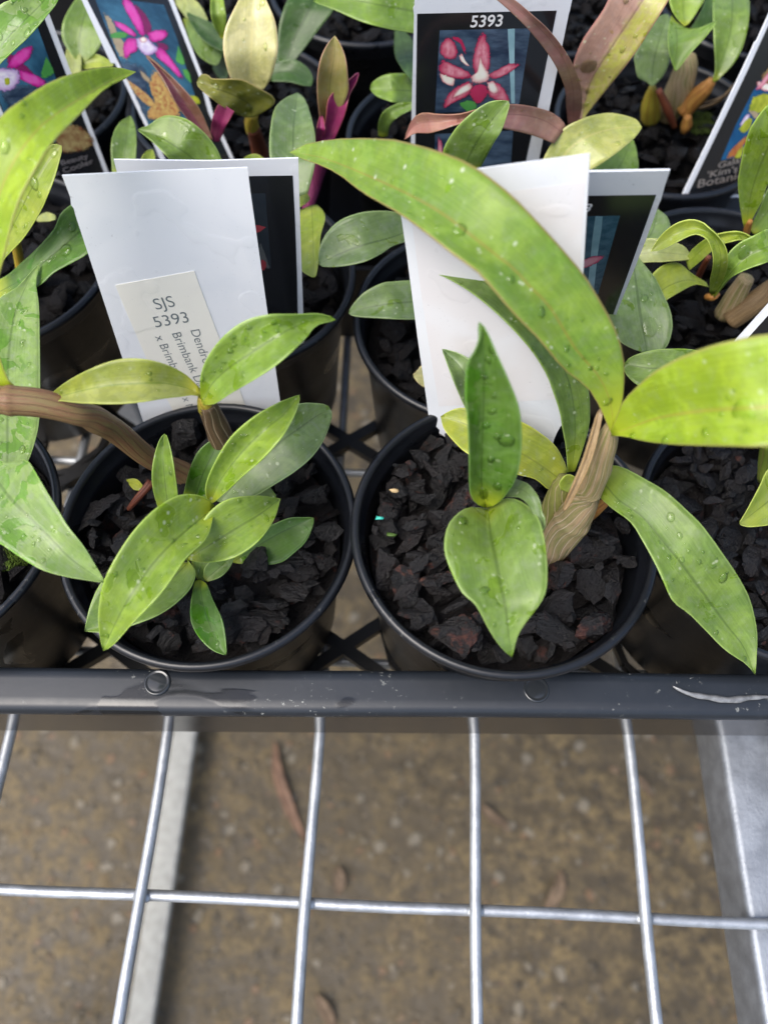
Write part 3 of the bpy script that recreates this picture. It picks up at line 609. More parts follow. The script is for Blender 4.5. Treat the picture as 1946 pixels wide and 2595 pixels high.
# chips that stand out
def big_chip(px_, py_, z, size, fl, ang, label, mat, seed):
    rs = random.Random(seed); c_ = at_z(px_, py_, z); V, Fc = chip(c_, size, fl, 3, ang, rs)
    o = obj('bark_chip', V, Fc, mat, None, loc=c_); o.data.set_sharp_from_angle(angle=math.radians(40))
    tag(o, label, 'bark chip', 'larger chips of bark lying on the potting mix')
BC = [
 (980, 1440, 72, 7.6, .6, 1., 'big rugged brown grey bark chip at the left of the right pot', M_BARK, 1), (1035, 1485, 73, 6.2, .6, 1.9, 'bark chip with a red streak just left of the broad drooping leaf', M_BARKRED, 2),
 (1160, 1610, 74, 8.4, .5, -.6, 'largest red faced bark chip beside the tip of the broad leaf', M_BARKRED, 3), (1050, 1565, 73, 5.8, .6, .1, 'rounded charcoal chip close to the front left rim of the right pot', M_BARK, 4),
 (985, 1300, 72, 5.4, .6, .4, 'grey chip touching the turquoise pellet', M_BARK, 5), (1100, 1410, 72, 5.6, .4, .2, 'smooth dark disc shaped chip left of the broad leaf', M_BARK, 6),
 (1055, 1240, 71, 5.0, .7, .3, 'small rounded chip below the left shoulder of the white label', M_BARK, 7), (1130, 1180, 71, 6.8, .6, .2, 'flat topped dark chip below the prong of the white label', M_BARK, 8),
 (1165, 1270, 72, 6.8, .5, 1.0, 'reddish chip behind the base of the upright dark leaf', M_BARKRED, 9), (1405, 1600, 74, 7.2, .4, -.5, 'broad flat black chip right of the broad leaf tip', M_BARK, 10),
 (1500, 1595, 74, 6.4, .55, .5, 'crumbly orange brown chip against the front right rim', M_BARKRED, 11), (1420, 1450, 73, 6.2, .5, 1.2, 'dark red chip under the papery stem', M_BARKRED, 12),
 (1490, 1400, 72, 8.0, .35, .3, 'wide slate black chip right of the papery stem', M_BARK, 13), (1110, 1465, 73, 5.6, .45, .6, 'brown wedge of bark tucked under the left edge of the broad leaf', M_BARKRED, 22),
 (655, 1420, 68, 6.0, .5, 1.1, 'dark ribbed chip resting on the small lower right leaf', M_BARK, 14), (748, 1430, 65, 6.2, .45, .3, 'brown edged chip right of the small lower leaf', M_BARKRED, 15),
 (612, 1595, 64, 7.6, .45, .2, 'large round dark chip near the front of the left pot', M_BARK, 16), (690, 1560, 64, 6.4, .35, -.3, 'flat chip next to the large round one in the left pot', M_BARK, 17),
 (430, 1555, 64, 6.2, .6, 1.1, 'chip with an orange brown crust under the long front leaf', M_BARKRED, 18), (765, 1500, 64, 6.0, .35, .05, 'long grooved chip by the right rim of the left pot', M_BARK, 19),
 (240, 1310, 64, 8.0, .4, .3, 'broad purplish chip at the left side of the left pot', M_BARK, 20), (465, 1100, 66, 6.8, .8, .3, 'black lump of bark at the foot of the numbered label', M_BARK, 21),
]
for b in BC: big_chip(*b)
def pellet(px_, py_, z, r_, label, mat, name='fertiliser_pellet', cat='pellet'):
    c_ = at_z(px_, py_, z); V, Fc = chip(c_, r_, .8, 1, 0, random.Random(px_)); tag(obj(name, V, Fc, mat, None, loc=c_), label, cat)
pellet(962, 1313, 77, 1.5, 'tiny turquoise pellet beside the grey bark chip', simple('turquoise_grain', (.04, .42, .33), .5))
pellet(1000, 1242, 76, 1.3, 'tan wood fragment among the bark chips near the rim', simple('tan_wood', (.5, .36, .18), .7), 'wood_fragment', 'wood')
pellet(990, 1352, 75.5, 1.9, 'small green algae covered grit on the bark', simple('algae_grit', (.05, .10, .012), .6), 'mossy_grit', 'grit')
def moss(px_, py_, z, rad, label, col):
    c_ = at_z(px_, py_, z); V, Fc = [], []; rs = random.Random(int(px_))
    for k in range(900):
        a, r_ = rs.random()*6.283, rad*math.sqrt(rs.random()); b_ = c_+np.array([r_*math.cos(a), r_*math.sin(a)*.9, 2.5*mnoise.noise(Vector((a, r_*.3, 1)))]); h = rs.uniform(.6, 1.8); w = .22
        dx, dy = rs.gauss(0, .5), rs.gauss(0, .5); kk = len(V); V += [b_+np.array([-w, 0, 0]), b_+np.array([w, 0, 0]), b_+np.array([0, w, 0]), b_+np.array([dx, dy, h])]
        Fc += [(kk, kk+1, kk+3), (kk+1, kk+2, kk+3), (kk+2, kk, kk+3)]
    tag(obj('moss', V, Fc, simple('moss_'+str(int(px_)), col, .8, .2, 300, .5), None, smooth=False, loc=c_), label, 'moss', kind='stuff')
moss(28, 1400, 66, 6, 'soft green moss on the bark in the left edge pot', (.07, .11, .015)); moss(1775, 318, 66, 6, 'dim green moss beside the orange stems', (.06, .09, .02))
# ------------------------------------------------------------------ plants (edges traced from the photograph in source pixels, base -> tip, heights in mm)
def plant(label, px_, py_, z=62, group='young orchid plants in the pots'):
    return thing('orchid_plant', label, 'orchid', at_z(px_, py_, z), group)
A = plant('small orchid in the front left pot with a flush of light green leaves', 560, 1290)
leaf(A, 'deep', [67, 71], 1.5, [(590, 1420), (620, 1375), (655, 1345), (688, 1331), (736, 1313), (795, 1312)], [(590, 1425), (650, 1385), (720, 1345), (795, 1312)], [(600, 1428), (660, 1432), (712, 1425), (745, 1401), (776, 1371), (794, 1328), (795, 1312)], drops=3, label='dull green leaf half buried in the bark')
leaf(A, 'green', [72, 74], 1, [(515, 1462), (522, 1435), (550, 1412), (590, 1403)], [(520, 1470), (555, 1440), (594, 1405)], [(526, 1475), (558, 1462), (582, 1438), (595, 1407)])
leaf(A, 'green', [70, 74], 1, [(486, 1425), (496, 1400), (525, 1398), (548, 1418)], [(500, 1468), (508, 1440), (520, 1405)], [(504, 1466), (535, 1472), (545, 1440), (530, 1402)])
leaf(A, 'green', [74, 77], 1, [(640, 1240), (660, 1230), (680, 1232), (699, 1256)], [(640, 1262), (670, 1262), (700, 1258)], [(640, 1280), (675, 1282), (698, 1262)])
leaf(A, 'deep', [75, 86, 92], 2, [(463, 1262), (478, 1201), (499, 1150), (530, 1120), (556, 1108)], [(490, 1272), (515, 1200), (540, 1150), (560, 1108)], [(530, 1275), (565, 1220), (576, 1160), (565, 1110)])
leaf(A, 'green', [74, 75, 74], 2, [(440, 1420), (340, 1430), (280, 1455), (253, 1482), (229, 1536), (215, 1599)], [(480, 1425), (420, 1480), (350, 1530), (280, 1572), (215, 1600)], [(470, 1413), (494, 1443), (494, 1467), (476, 1500), (437, 1536), (392, 1563), (331, 1586), (280, 1602), (215, 1600)], drops=6)
leaf(A, 'deep', [72, 74, 73], 1.5, [(500, 1470), (492, 1480), (483, 1545), (488, 1585), (510, 1621), (540, 1648), (573, 1661)], [(506, 1468), (515, 1530), (535, 1590), (558, 1637), (574, 1661)], [(512, 1470), (525, 1482), (540, 1521), (562, 1569), (571, 1612), (574, 1658)], drops=4, label='small pointed leaf with a yellow tip')
leaf(A, 'blue', [80, 88, 92, 88], 2, [(545, 1268), (590, 1200), (650, 1110), (720, 1040), (759, 1023), (792, 1021), (828, 1026), (841, 1042)], [(555, 1272), (620, 1200), (680, 1145), (719, 1113), (762, 1083), (813, 1048), (841, 1044)], [(565, 1278), (600, 1272), (650, 1255), (686, 1234), (747, 1195), (792, 1156), (822, 1113), (841, 1060), (842, 1046)], drops=14)
leaf(A, 'fresh', [80, 90, 97], (1.5, 3.5), [(400, 1285), (388, 1240), (386, 1200), (392, 1156), (404, 1119), (417, 1100)], [(428, 1295), (421, 1240), (415, 1180), (414, 1130), (417, 1099)], [(452, 1290), (450, 1250), (443, 1201), (434, 1147), (424, 1108), (417, 1099)], drops=5)
leaf(A, 'bright', [84, 90, 90, 85], (2.5, 4), [(476, 1416), (500, 1350), (530, 1300), (579, 1265), (651, 1256), (711, 1263)], [(476, 1416), (524, 1386), (603, 1337), (663, 1301), (711, 1263)], [(478, 1420), (524, 1425), (591, 1413), (651, 1374), (693, 1319), (711, 1266)], drops=16)
leaf(A, 'bright', [92, 98, 97, 84], (3, 5.5), [(545, 1281), (518, 1259), (461, 1253), (400, 1285), (340, 1345), (290, 1420), (262, 1480), (250, 1550), (252, 1600), (262, 1650)], [(542, 1289), (482, 1337), (416, 1398), (362, 1464), (313, 1542), (271, 1627), (262, 1650)], [(545, 1291), (524, 1362), (470, 1416), (410, 1500), (337, 1578), (290, 1632), (262, 1650)], drops=26, label='longest front leaf, reaching over the pot rim')
leaf(A, 'bright', [90, 102, 110, 108], (3.5, 5), [(530, 1281), (521, 1246), (527, 1213), (551, 1162), (587, 1107), (641, 1059), (701, 1023), (759, 1000)], [(532, 1282), (551, 1231), (581, 1186), (623, 1135), (671, 1089), (719, 1050), (759, 1000)], [(536, 1279), (563, 1255), (611, 1210), (671, 1156), (716, 1104), (741, 1062), (757, 1023), (760, 1001)], drops=16)
tube(A, 'stem', SM['papd'], [(590, 1215), (575, 1160), (556, 1095), (536, 1050), (524, 1022)], [70, 80, 94, 103, 109], [27, 32, 31, 27, 22], nodes=(.93,), label='brown stem in a striped papery sheath')
tube(A, 'node', SM['yel'], [(526, 1034), (519, 1016), (512, 1004)], [106, 110, 112], [24, 19, 10], n=10, label='yellow joint at the top of the stem')
leaf(A, 'tri', [112, 119, 119, 110], (2, 4), [(508, 985), (490, 966), (470, 948), (422, 924), (362, 910), (301, 911), (241, 930), (181, 960), (136, 993), (113, 1019)], [(512, 1003), (480, 986), (452, 978), (407, 971), (331, 973), (271, 978), (211, 990), (151, 1006), (113, 1020)], [(510, 1012), (497, 1000), (460, 1004), (422, 1008), (362, 1017), (301, 1022), (211, 1021), (151, 1015), (113, 1020)], drops=22, dsize=(.2, .7), label='yellowish striped leaf pointing left')
leaf(A, 'fresh', [112, 124, 130, 126], (3, 4.5), [(510, 1015), (507, 978), (511, 942), (530, 899), (569, 851), (620, 814), (681, 798), (756, 797), (801, 795), (831, 800), (851, 809)], [(516, 1023), (536, 975), (581, 932), (626, 902), (671, 872), (731, 836), (792, 812), (851, 810)], [(514, 1026), (545, 1023), (581, 999), (641, 963), (701, 923), (771, 860), (792, 833), (813, 819), (851, 811)], drops=34, label='broad wet leaf pointing right over the label')
tube(A, 'dead_shoot', SM['rust'], [(327, 1290), (350, 1262), (384, 1222)], [68, 72, 74], [6, 9, 11], n=10, label='short dead brown shoot')
leaf(A, 'spot', [66, 70], .5, [(320, 1215), (345, 1214), (362, 1232)], [(318, 1218), (345, 1228), (364, 1240)], [(322, 1222), (340, 1240), (362, 1244)], label='tiny yellow green leaflet')
# the long cane that leans out of the picture with the big lime leaf
tube(A, 'cane', SM['cane'], [(492, 1222), (467, 1201), (377, 1159), (301, 1098), (240, 1062), (196, 1045), (105, 1022), (0, 1014), (-70, 1012)], [66, 68, 80, 93, 103, 108, 112, 114, 114], [28, 30, 27, 31, 33, 33, 37, 38, 38], n=60, nodes=(.17, .42, .80), label='long reddish brown cane leaning left')
leaf(A, 'lime', [113, 124, 140, 150, 158, 154, 140], (1, 5), [(-62, 1000), (-120, 900), (-120, 700), (-90, 520), (-50, 380), (0, 297), (60, 250), (121, 211), (181, 187), (256, 170), (301, 171), (346, 181)], [(-20, 1000), (-45, 930), (-62, 800), (-45, 640), (0, 492), (30, 422), (60, 374), (100, 325), (136, 295), (181, 265), (241, 229), (301, 196), (346, 182)], [(45, 985), (20, 960), (0, 905), (-20, 840), (-12, 740), (0, 690), (18, 615), (33, 555), (54, 495), (90, 428), (130, 363), (151, 340), (211, 280), (271, 220), (331, 193), (346, 183)], drops=14, dsize=(.35, .9), spots=[(.62, .30, 1.5), (.70, .2, .8)], label='large folded lime green leaf curving up to the right')
# plant in the left edge pot
Bp = plant('orchid at the left edge, with two long wet leaves hanging out of its pot', -150, 1330)
leaf(Bp, 'wetg', [86, 88, 90, 94], 1.5, [(-60, 1210), (-70, 1100), (-60, 1000), (-50, 850), (-20, 780), (0, 754), (45, 727), (87, 681), (102, 668)], [(20, 1200), (20, 1100), (20, 1000), (23, 900), (38, 800), (72, 715), (102, 668)], [(50, 1200), (72, 1168), (90, 1116), (99, 1071), (102, 1011), (102, 951), (101, 860), (99, 772), (92, 715), (102, 668)], drops=34, dsize=(.3, 1.0), spots=[(.12, .8, 1.3), (.3, .62, 1.2), (.62, .7, 1.)], label='tall wet leaf standing beside the cane')
leaf(Bp, 'wetg', [100, 104, 102, 96], 2, [(-90, 1200), (-95, 1280), (-60, 1350), (0, 1377), (45, 1407), (105, 1443), (166, 1461), (226, 1471), (268, 1477)], [(-60, 1170), (-20, 1200), (24, 1258), (60, 1295), (121, 1355), (181, 1416), (268, 1477)], [(-30, 1150), (15, 1172), (54, 1164), (72, 1168), (96, 1207), (121, 1250), (145, 1289), (172, 1334), (211, 1383), (241, 1431), (268, 1476)], drops=44, dsize=(.25, .8), label='broad wet leaf drooping over the pot rim')
tube(Bp, 'stem', SM['brown'], [(-150, 1330), (-120, 1240), (-80, 1180)], [64, 80, 98], 24, n=12)
# plant at upper left in second row
Cp = plant('orchid at the upper left, with dark wet leaves running behind the numbered label', -60, 760)
leaf(Cp, 'deep', [84, 92, 98, 100], 2.5, [(-20, 715), (18, 698), (60, 661), (99, 625), (139, 579), (160, 535), (215, 505), (262, 535)], [(-10, 745), (60, 705), (130, 650), (200, 590), (264, 538)], [(-5, 765), (93, 727), (136, 691), (181, 666), (222, 642), (270, 590), (265, 540)], drops=34, dsize=(.35, 1.2), spots=[(.6, .62, 2.2), (.72, .35, 1.6)])
leaf(Cp, 'ygr', [92, 104, 116, 122], 2.5, [(-25, 640), (10, 540), (50, 460), (90, 410), (130, 367), (156, 368)], [(-15, 670), (35, 570), (75, 490), (115, 420), (157, 369)], [(-5, 690), (12, 655), (60, 603), (102, 537), (121, 495), (139, 449), (157, 383), (158, 370)], drops=24, dsize=(.35, 1.1), spots=[(.66, .5, 2.0), (.92, .5, 1.4)], label='pale tipped wet leaf under the lime leaf')
tube(Cp, 'stem', SM['yel'], [(60, 720), (50, 660), (38, 600)], [66, 76, 90], 12, n=12)
leaf(Cp, 'pale', [72, 78], 1, [(100, 545), (120, 538), (140, 545)], [(90, 555), (118, 551), (142, 552)], [(95, 562), (120, 560), (141, 556)])
# big plant in the right pot
D = plant('largest orchid with a papery striped stem and huge leaves in front right pot', 1400, 1400, 68)
leaf(D, 'blue', [90, 100, 108, 110], (2, 2), [(1215, 1100), (1180, 1035), (1156, 981), (1135, 927), (1120, 884)], [(1230, 1095), (1200, 1000), (1165, 930), (1120, 884)], [(1250, 1080), (1245, 1000), (1215, 930), (1186, 908), (1156, 893), (1120, 884)], drops=10)
leaf(D, 'spot', [82, 88, 92, 90], 2, [(1438, 1195), (1429, 1169), (1407, 1130), (1371, 1099), (1323, 1070), (1250, 1045), (1180, 1034), (1150, 1037), (1116, 1054)], [(1422, 1217), (1371, 1181), (1323, 1151), (1230, 1105), (1180, 1075), (1116, 1055)], [(1410, 1240), (1389, 1240), (1356, 1214), (1311, 1202), (1240, 1175), (1186, 1150), (1156, 1125), (1126, 1089), (1116, 1056)], drops=3, label='yellow green leaf flecked with tan scars')
leaf(D, 'green', [92, 108, 122, 126, 122], (3, 1), [(1438, 1197), (1434, 1133), (1425, 1084), (1419, 1045), (1401, 990), (1382, 942), (1337, 875), (1266, 800), (1196, 742), (1136, 706), (1099, 691), (1056, 683)], [(1447, 1195), (1455, 1130), (1455, 1050), (1438, 960), (1395, 880), (1325, 800), (1245, 728), (1170, 690), (1105, 677), (1056, 682)], [(1456, 1195), (1477, 1136), (1493, 1075), (1494, 1018), (1488, 975), (1465, 910), (1420, 845), (1360, 785), (1290, 725), (1230, 693), (1181, 674), (1136, 667), (1090, 668), (1056, 681)], drops=30, dsize=(.25, .8), label='long narrow leaf curving under the biggest one')
tube(D, 'stem', SM['papg'], [(1375, 1375), (1392, 1310), (1416, 1250), (1432, 1212)], [68, 78, 87, 92], [25, 29, 28, 20], n=20, nodes=(.9,), label='short side stem in a green papery sheath')
leaf(D, 'ygr', [91, 93], 2, [(1420, 1242), (1418, 1222), (1438, 1203), (1462, 1212)], [(1440, 1248), (1447, 1228), (1456, 1214)], [(1456, 1245), (1470, 1225), (1460, 1213)], label='small green bract wrapping the side stem')
tube(D, 'stem', SM['paper'], [(1375, 1435), (1410, 1375), (1450, 1318), (1488, 1245), (1515, 1180), (1536, 1118), (1548, 1075)], [66, 75, 83, 93, 103, 112, 118], [24, 42, 46, 36, 34, 29, 14], n=44, nodes=(.52, .86), label='main stem in a torn tan papery sheath')
leaf(D, 'tan', [121, 112, 102], 1, [(1516, 1040), (1494, 1120), (1470, 1190), (1438, 1262), (1424, 1297)], [(1520, 1036), (1500, 1122), (1476, 1192), (1443, 1264), (1426, 1298)], [(1528, 1045), (1508, 1125), (1484, 1196), (1449, 1268), (1427, 1299)], name='sheath_flap', label='dry tan flap peeling from the sheath')
tube(D, 'root', SM['orange'], [(1495, 1308), (1515, 1288), (1545, 1262)], [74, 78, 82], [13, 14, 10], n=12)
leaf(D, 'green', [92, 96, 93, 80, 74], (2, 1.5), [(1500, 1235), (1517, 1258), (1551, 1289), (1597, 1322), (1627, 1368), (1657, 1422), (1681, 1473), (1705, 1524), (1747, 1557), (1793, 1603), (1838, 1648), (1892, 1684), (1912, 1711)], [(1505, 1205), (1535, 1232), (1567, 1268), (1627, 1310), (1672, 1365), (1717, 1419), (1778, 1500), (1838, 1582), (1883, 1639), (1912, 1711)], [(1515, 1185), (1548, 1178), (1582, 1186), (1627, 1210), (1687, 1246), (1747, 1300), (1778, 1331), (1823, 1392), (1868, 1458), (1898, 1515), (1913, 1573), (1918, 1618), (1914, 1709)], drops=40, dsize=(.25, .9), spots=[(.33, .78, 1.4), (.62, .82, 1.7), (.4, .7, .9)], label='long drooping leaf hanging over the tray edge')
leaf(D, 'green', [98, 108, 108, 100], (1.5, 1.5), [(1229, 1287), (1186, 1286), (1156, 1304), (1135, 1331), (1126, 1371), (1129, 1407), (1147, 1455), (1171, 1500), (1201, 1527), (1219, 1557), (1241, 1600), (1268, 1639), (1296, 1667)], [(1235, 1288), (1244, 1361), (1256, 1419), (1268, 1485), (1280, 1539), (1289, 1612), (1296, 1668)], [(1240, 1287), (1253, 1272), (1292, 1262), (1328, 1275), (1361, 1307), (1376, 1352), (1385, 1419), (1385, 1485), (1370, 1527), (1331, 1579), (1310, 1615), (1298, 1666)], drops=22, dsize=(.2, .8), spots=[(.17, .12, 1.9), (.56, .3, 1.3)], label='broad spoon shaped leaf pointing at the front rim')
leaf(D, 'blue', [104, 112, 111, 106], (-1.5, 1), [(1281, 1259), (1317, 1262), (1341, 1286), (1349, 1313), (1338, 1344), (1329, 1352)], [(1290, 1235), (1327, 1243), (1354, 1275), (1362, 1305), (1358, 1335), (1332, 1354)], [(1300, 1212), (1338, 1227), (1365, 1265), (1372, 1301), (1379, 1316), (1376, 1345), (1338, 1358)], drops=5, label='grey green curled leaf edge')
leaf(D, 'deep', [100, 118, 130, 140, 148], (2.5, 3), [(1228, 1287), (1205, 1275), (1191, 1246), (1189, 1162), (1186, 1071), (1180, 1011), (1181, 945), (1186, 915), (1201, 893), (1216, 860), (1219, 833), (1212, 814)], [(1231, 1284), (1219, 1222), (1221, 1101), (1225, 1011), (1226, 920), (1222, 860), (1213, 814)], [(1233, 1287), (1255, 1280), (1277, 1261), (1307, 1213), (1320, 1147), (1320, 1071), (1310, 1020), (1286, 960), (1256, 893), (1231, 836), (1214, 814)], drops=34, dsize=(.3, 1.1), spots=[(.08, .55, 2.6), (.14, .78, 1.6), (.38, .8, 2.2), (.27, .62, 1.3), (.52, .62, 1.2), (.6, .66, .9), (.44, .55, 1.1)], label='upright deep green leaf covered in drops')
leaf(D, 'lime', [118, 134, 146, 150, 148], (2, 3), [(1545, 1095), (1561, 1061), (1576, 1020), (1615, 978), (1657, 942), (1717, 908), (1793, 878), (1868, 860), (1946, 847), (2050, 850), (2200, 920)], [(1550, 1100), (1597, 1083), (1657, 1062), (1717, 1050), (1793, 1041), (1898, 1035), (1946, 1032), (2100, 1000), (2205, 950)], [(1546, 1103), (1582, 1106), (1627, 1117), (1687, 1125), (1747, 1128), (1850, 1130), (1946, 1128), (2080, 1090), (2200, 980)], drops=18, dsize=(.3, .9), spots=[(.5, .55, 3.2), (.35, .8, 1.1), (.5, .8, .8), (.08, .88, 1.0), (.2, .93, 1.2)], label='huge lime leaf running out of the picture at right')
leaf(D, 'big', [118, 130, 140, 148, 152, 150, 142, 134], (2.5, 1.5), [(1545, 1092), (1519, 1030), (1488, 982), (1428, 934), (1368, 862), (1301, 793), (1256, 739), (1211, 688), (1151, 645), (1090, 597), (1012, 540), (922, 489), (862, 443), (816, 419), (771, 404), (733, 387)], [(1551, 1095), (1549, 1030), (1519, 958), (1458, 886), (1392, 778), (1347, 733), (1301, 682), (1241, 636), (1181, 588), (1121, 543), (1060, 507), (1000, 477), (900, 432), (810, 398), (734, 386)], [(1554, 1094), (1563, 1061), (1577, 1018), (1582, 934), (1573, 874), (1549, 813), (1500, 727), (1476, 691), (1422, 627), (1362, 561), (1301, 498), (1241, 449), (1181, 410), (1121, 386), (1060, 368), (997, 353), (922, 350), (862, 351), (801, 359), (756, 371), (735, 385)], drops=26, dsize=(.3, .8), spots=[(.07, .4, 1.4), (.58, .46, 1.9), (.32, .35, 1.3), (.42, .36, 1.), (.22, .35, 1.1)], thick=1.2, label='biggest leaf, arching across the picture in front of the labels')
# far right plant
Ep = plant('orchid at the right edge, only one light leaf tip and its stem showing', 1960, 1240)
leaf(Ep, 'ygr', [88, 86, 84], 1.5, [(2000, 1150), (1946, 1189), (1925, 1231), (1895, 1288), (1872, 1327)], [(1995, 1230), (1940, 1275), (1872, 1328)], [(2030, 1300), (1990, 1325), (1946, 1331), (1898, 1335), (1872, 1329)], drops=5)
leaf(Ep, 'green', [84, 94, 100, 98], 1.5, [(1940, 1095), (1890, 990), (1820, 915), (1762, 887), (1687, 884), (1640, 890), (1600, 903), (1580, 919)], [(1935, 1105), (1860, 1020), (1775, 950), (1690, 934), (1640, 933), (1580, 921)], [(1925, 1115), (1840, 1050), (1760, 1005), (1700, 1000), (1645, 985), (1612, 974), (1583, 945), (1579, 924)], drops=8)
tube(Ep, 'stem', SM['green'], [(1936, 1215), (1938, 1170), (1945, 1120)], [68, 76, 88], 17, n=14)
# right, second row: arching leaves
G = plant('orchid with arching light green leaves beside the black photo label', 1810, 790)
leaf(G, 'blue', [84, 86], 1, [(1600, 640), (1610, 570), (1640, 535), (1666, 529)], [(1600, 650), (1650, 590), (1667, 530)], [(1640, 655), (1680, 620), (1697, 580), (1690, 550), (1668, 531)])
leaf(G, 'blue', [90, 88, 82], 1.5, [(1580, 650), (1545, 710), (1530, 780), (1545, 840), (1567, 863), (1597, 881), (1632, 894)], [(1600, 640), (1612, 720), (1622, 800), (1635, 870), (1638, 894)], [(1612, 645), (1640, 680), (1660, 705), (1683, 751), (1700, 796), (1702, 838), (1684, 884), (1642, 894)], drops=16, spots=[(.72, .62, 3.4), (.45, .6, 1.6), (.4, .75, 1.)], label='blue green leaf carrying one large water drop')
leaf(G, 'pale', [88, 92, 90], (1, 1), [(1580, 620), (1642, 604), (1700, 612), (1732, 624), (1749, 645)], [(1585, 650), (1660, 640), (1749, 647)], [(1590, 675), (1621, 666), (1687, 662), (1748, 657), (1750, 649)])
leaf(G, 'ygr', [82, 86, 84], 1.5, [(1790, 716), (1755, 695), (1717, 666), (1680, 672), (1650, 700), (1640, 740), (1636, 770)], [(1792, 722), (1745, 710), (1700, 722), (1665, 745), (1636, 771)], [(1796, 727), (1762, 720), (1717, 742), (1687, 760), (1645, 790), (1637, 773)])
leaf(G, 'ygr', [88, 98, 104, 100], 1.5, [(1735, 655), (1760, 625), (1800, 600), (1850, 588), (1880, 590), (1905, 605), (1931, 630)], [(1740, 670), (1770, 640), (1808, 608), (1850, 598), (1878, 597), (1903, 608), (1931, 630)], [(1745, 685), (1775, 660), (1815, 625), (1850, 612), (1875, 607), (1898, 613), (1931, 631)], drops=2)
leaf(G, 'fresh', [82, 98, 104, 100], 2, [(1799, 748), (1825, 690), (1844, 645), (1874, 615), (1904, 600), (1950, 578), (2010, 570)], [(1805, 752), (1845, 700), (1880, 660), (1920, 635), (2020, 600)], [(1808, 756), (1838, 712), (1883, 685), (1946, 663), (2015, 640)], drops=4, spots=[(.5, .35, 2.6)])
leaf(G, 'ygr', [84, 104, 112, 110, 104], (1, 2), [(1797, 745), (1798, 712), (1806, 675), (1805, 640), (1790, 605), (1765, 593), (1747, 597), (1717, 612), (1675, 632), (1648, 638)], [(1803, 745), (1818, 700), (1826, 655), (1815, 612), (1785, 585), (1747, 580), (1705, 596), (1672, 618), (1648, 638)], [(1810, 745), (1830, 712), (1843, 670), (1838, 628), (1815, 596), (1796, 580), (1778, 564), (1747, 557), (1708, 569), (1672, 599), (1648, 637)], drops=3, label='leaf arching over and back down to the left')
tube(G, 'stem', SM['paper'], [(1832, 798), (1860, 755), (1890, 705)], [66, 74, 82], [24, 26, 20], n=16, label='pale fibrous stem')
tube(G, 'stem', SM['brown'], [(1850, 812), (1900, 775), (1955, 735), (2000, 700)], [68, 74, 80, 86], [26, 29, 28, 24], n=20, label='thick brown fibrous stem')
tube(G, 'stub', SM['rust'], [(1765, 708), (1778, 682), (1794, 652)], [70, 78, 86], [8, 8, 7], n=10, label='thin reddish brown stub with a pale cut end')
tube(G, 'node', SM['orange'], [(1790, 752), (1805, 752), (1818, 742)], [80, 82, 83], [8, 11, 8], n=8)
H_ = plant('orchid at the right edge with upright bright leaves over the dark photo label', 1890, 590)
leaf(H_, 'bright', [84, 100, 116, 128], 2.5, [(1884, 575), (1877, 537), (1870, 477), (1872, 440), (1892, 347), (1910, 310), (1946, 265), (2000, 240)], [(1890, 575), (1900, 500), (1925, 420), (1965, 330), (2004, 245)], [(1897, 570), (1928, 513), (1946, 465), (1990, 420), (2015, 340), (2008, 248)], drops=4)
leaf(H_, 'green', [82, 90, 96], 2, [(1898, 580), (1926, 525), (1948, 475), (2000, 420)], [(1903, 587), (1940, 540), (2003, 460)], [(1910, 594), (1950, 575), (2010, 530), (2010, 470)], drops=2)
tube(H_, 'node', SM['orange'], [(1888, 600), (1893, 578), (1900, 560)], [80, 84, 88], [6, 9, 6], n=8)
# upper right plant with orange stems
J = plant('orchid with orange and red stems in the upper right pot', 1735, 320)
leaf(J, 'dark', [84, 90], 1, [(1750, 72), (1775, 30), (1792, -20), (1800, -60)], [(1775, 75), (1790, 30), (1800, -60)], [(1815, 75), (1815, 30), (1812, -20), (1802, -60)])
leaf(J, 'green', [86, 94, 100, 98], 1.5, [(1804, 205), (1812, 169), (1808, 90), (1806, 0), (1815, -60)], [(1811, 207), (1830, 150), (1850, 80), (1855, 0), (1850, -62)], [(1818, 203), (1856, 163), (1880, 121), (1895, 60), (1898, 0), (1885, -60)], drops=4)
leaf(J, 'blue', [88, 98, 100], 1, [(1640, 210), (1617, 197), (1609, 165), (1609, 136), (1639, 78), (1669, 42), (1690, 34)], [(1651, 219), (1655, 160), (1670, 100), (1692, 36)], [(1662, 212), (1681, 190), (1696, 151), (1699, 90), (1696, 38)], drops=2)
leaf(J, 'bright', [100, 104, 110], 1.5, [(1726, 60), (1705, 30), (1695, -10), (1700, -60)], [(1735, 66), (1730, 20), (1730, -62)], [(1745, 60), (1768, 25), (1785, -10), (1772, -60)])
leaf(J, 'fresh', [104, 106, 100], (1, 3), [(1700, 38), (1692, 90), (1697, 140), (1711, 181)], [(1704, 42), (1712, 80), (1713, 130), (1711, 182)], [(1712, 55), (1745, 74), (1785, 68), (1817, 51), (1785, 95), (1747, 136), (1713, 181)], label='folded heart shaped leaf')
tube(J, 'stem', SM['orange'], [(1728, 282), (1752, 258), (1783, 228), (1804, 204)], [72, 76, 82, 86], [22, 23, 19, 11], n=20, nodes=(.85,), label='short fat orange stem')
tube(J, 'stem', SM['paper'], [(1690, 295), (1715, 240), (1738, 170), (1745, 140)], [66, 76, 86, 90], [26, 34, 28, 18], n=18, label='olive stem in a papery sheath')
tube(J, 'stem', SM['yel'], [(1648, 298), (1648, 262), (1652, 222)], [68, 76, 84], [24, 22, 9], n=14, label='yellow orange swollen stem')
tube(J, 'stem', SM['rust'], [(1708, 322), (1692, 280), (1668, 228)], [70, 78, 86], [7, 11, 8], n=14, label='thin red stem')
tube(J, 'bud', SM['orange'], [(1732, 336), (1738, 318), (1742, 296)], [68, 71, 75], [8, 14, 9], n=12, label='small bright orange bud')
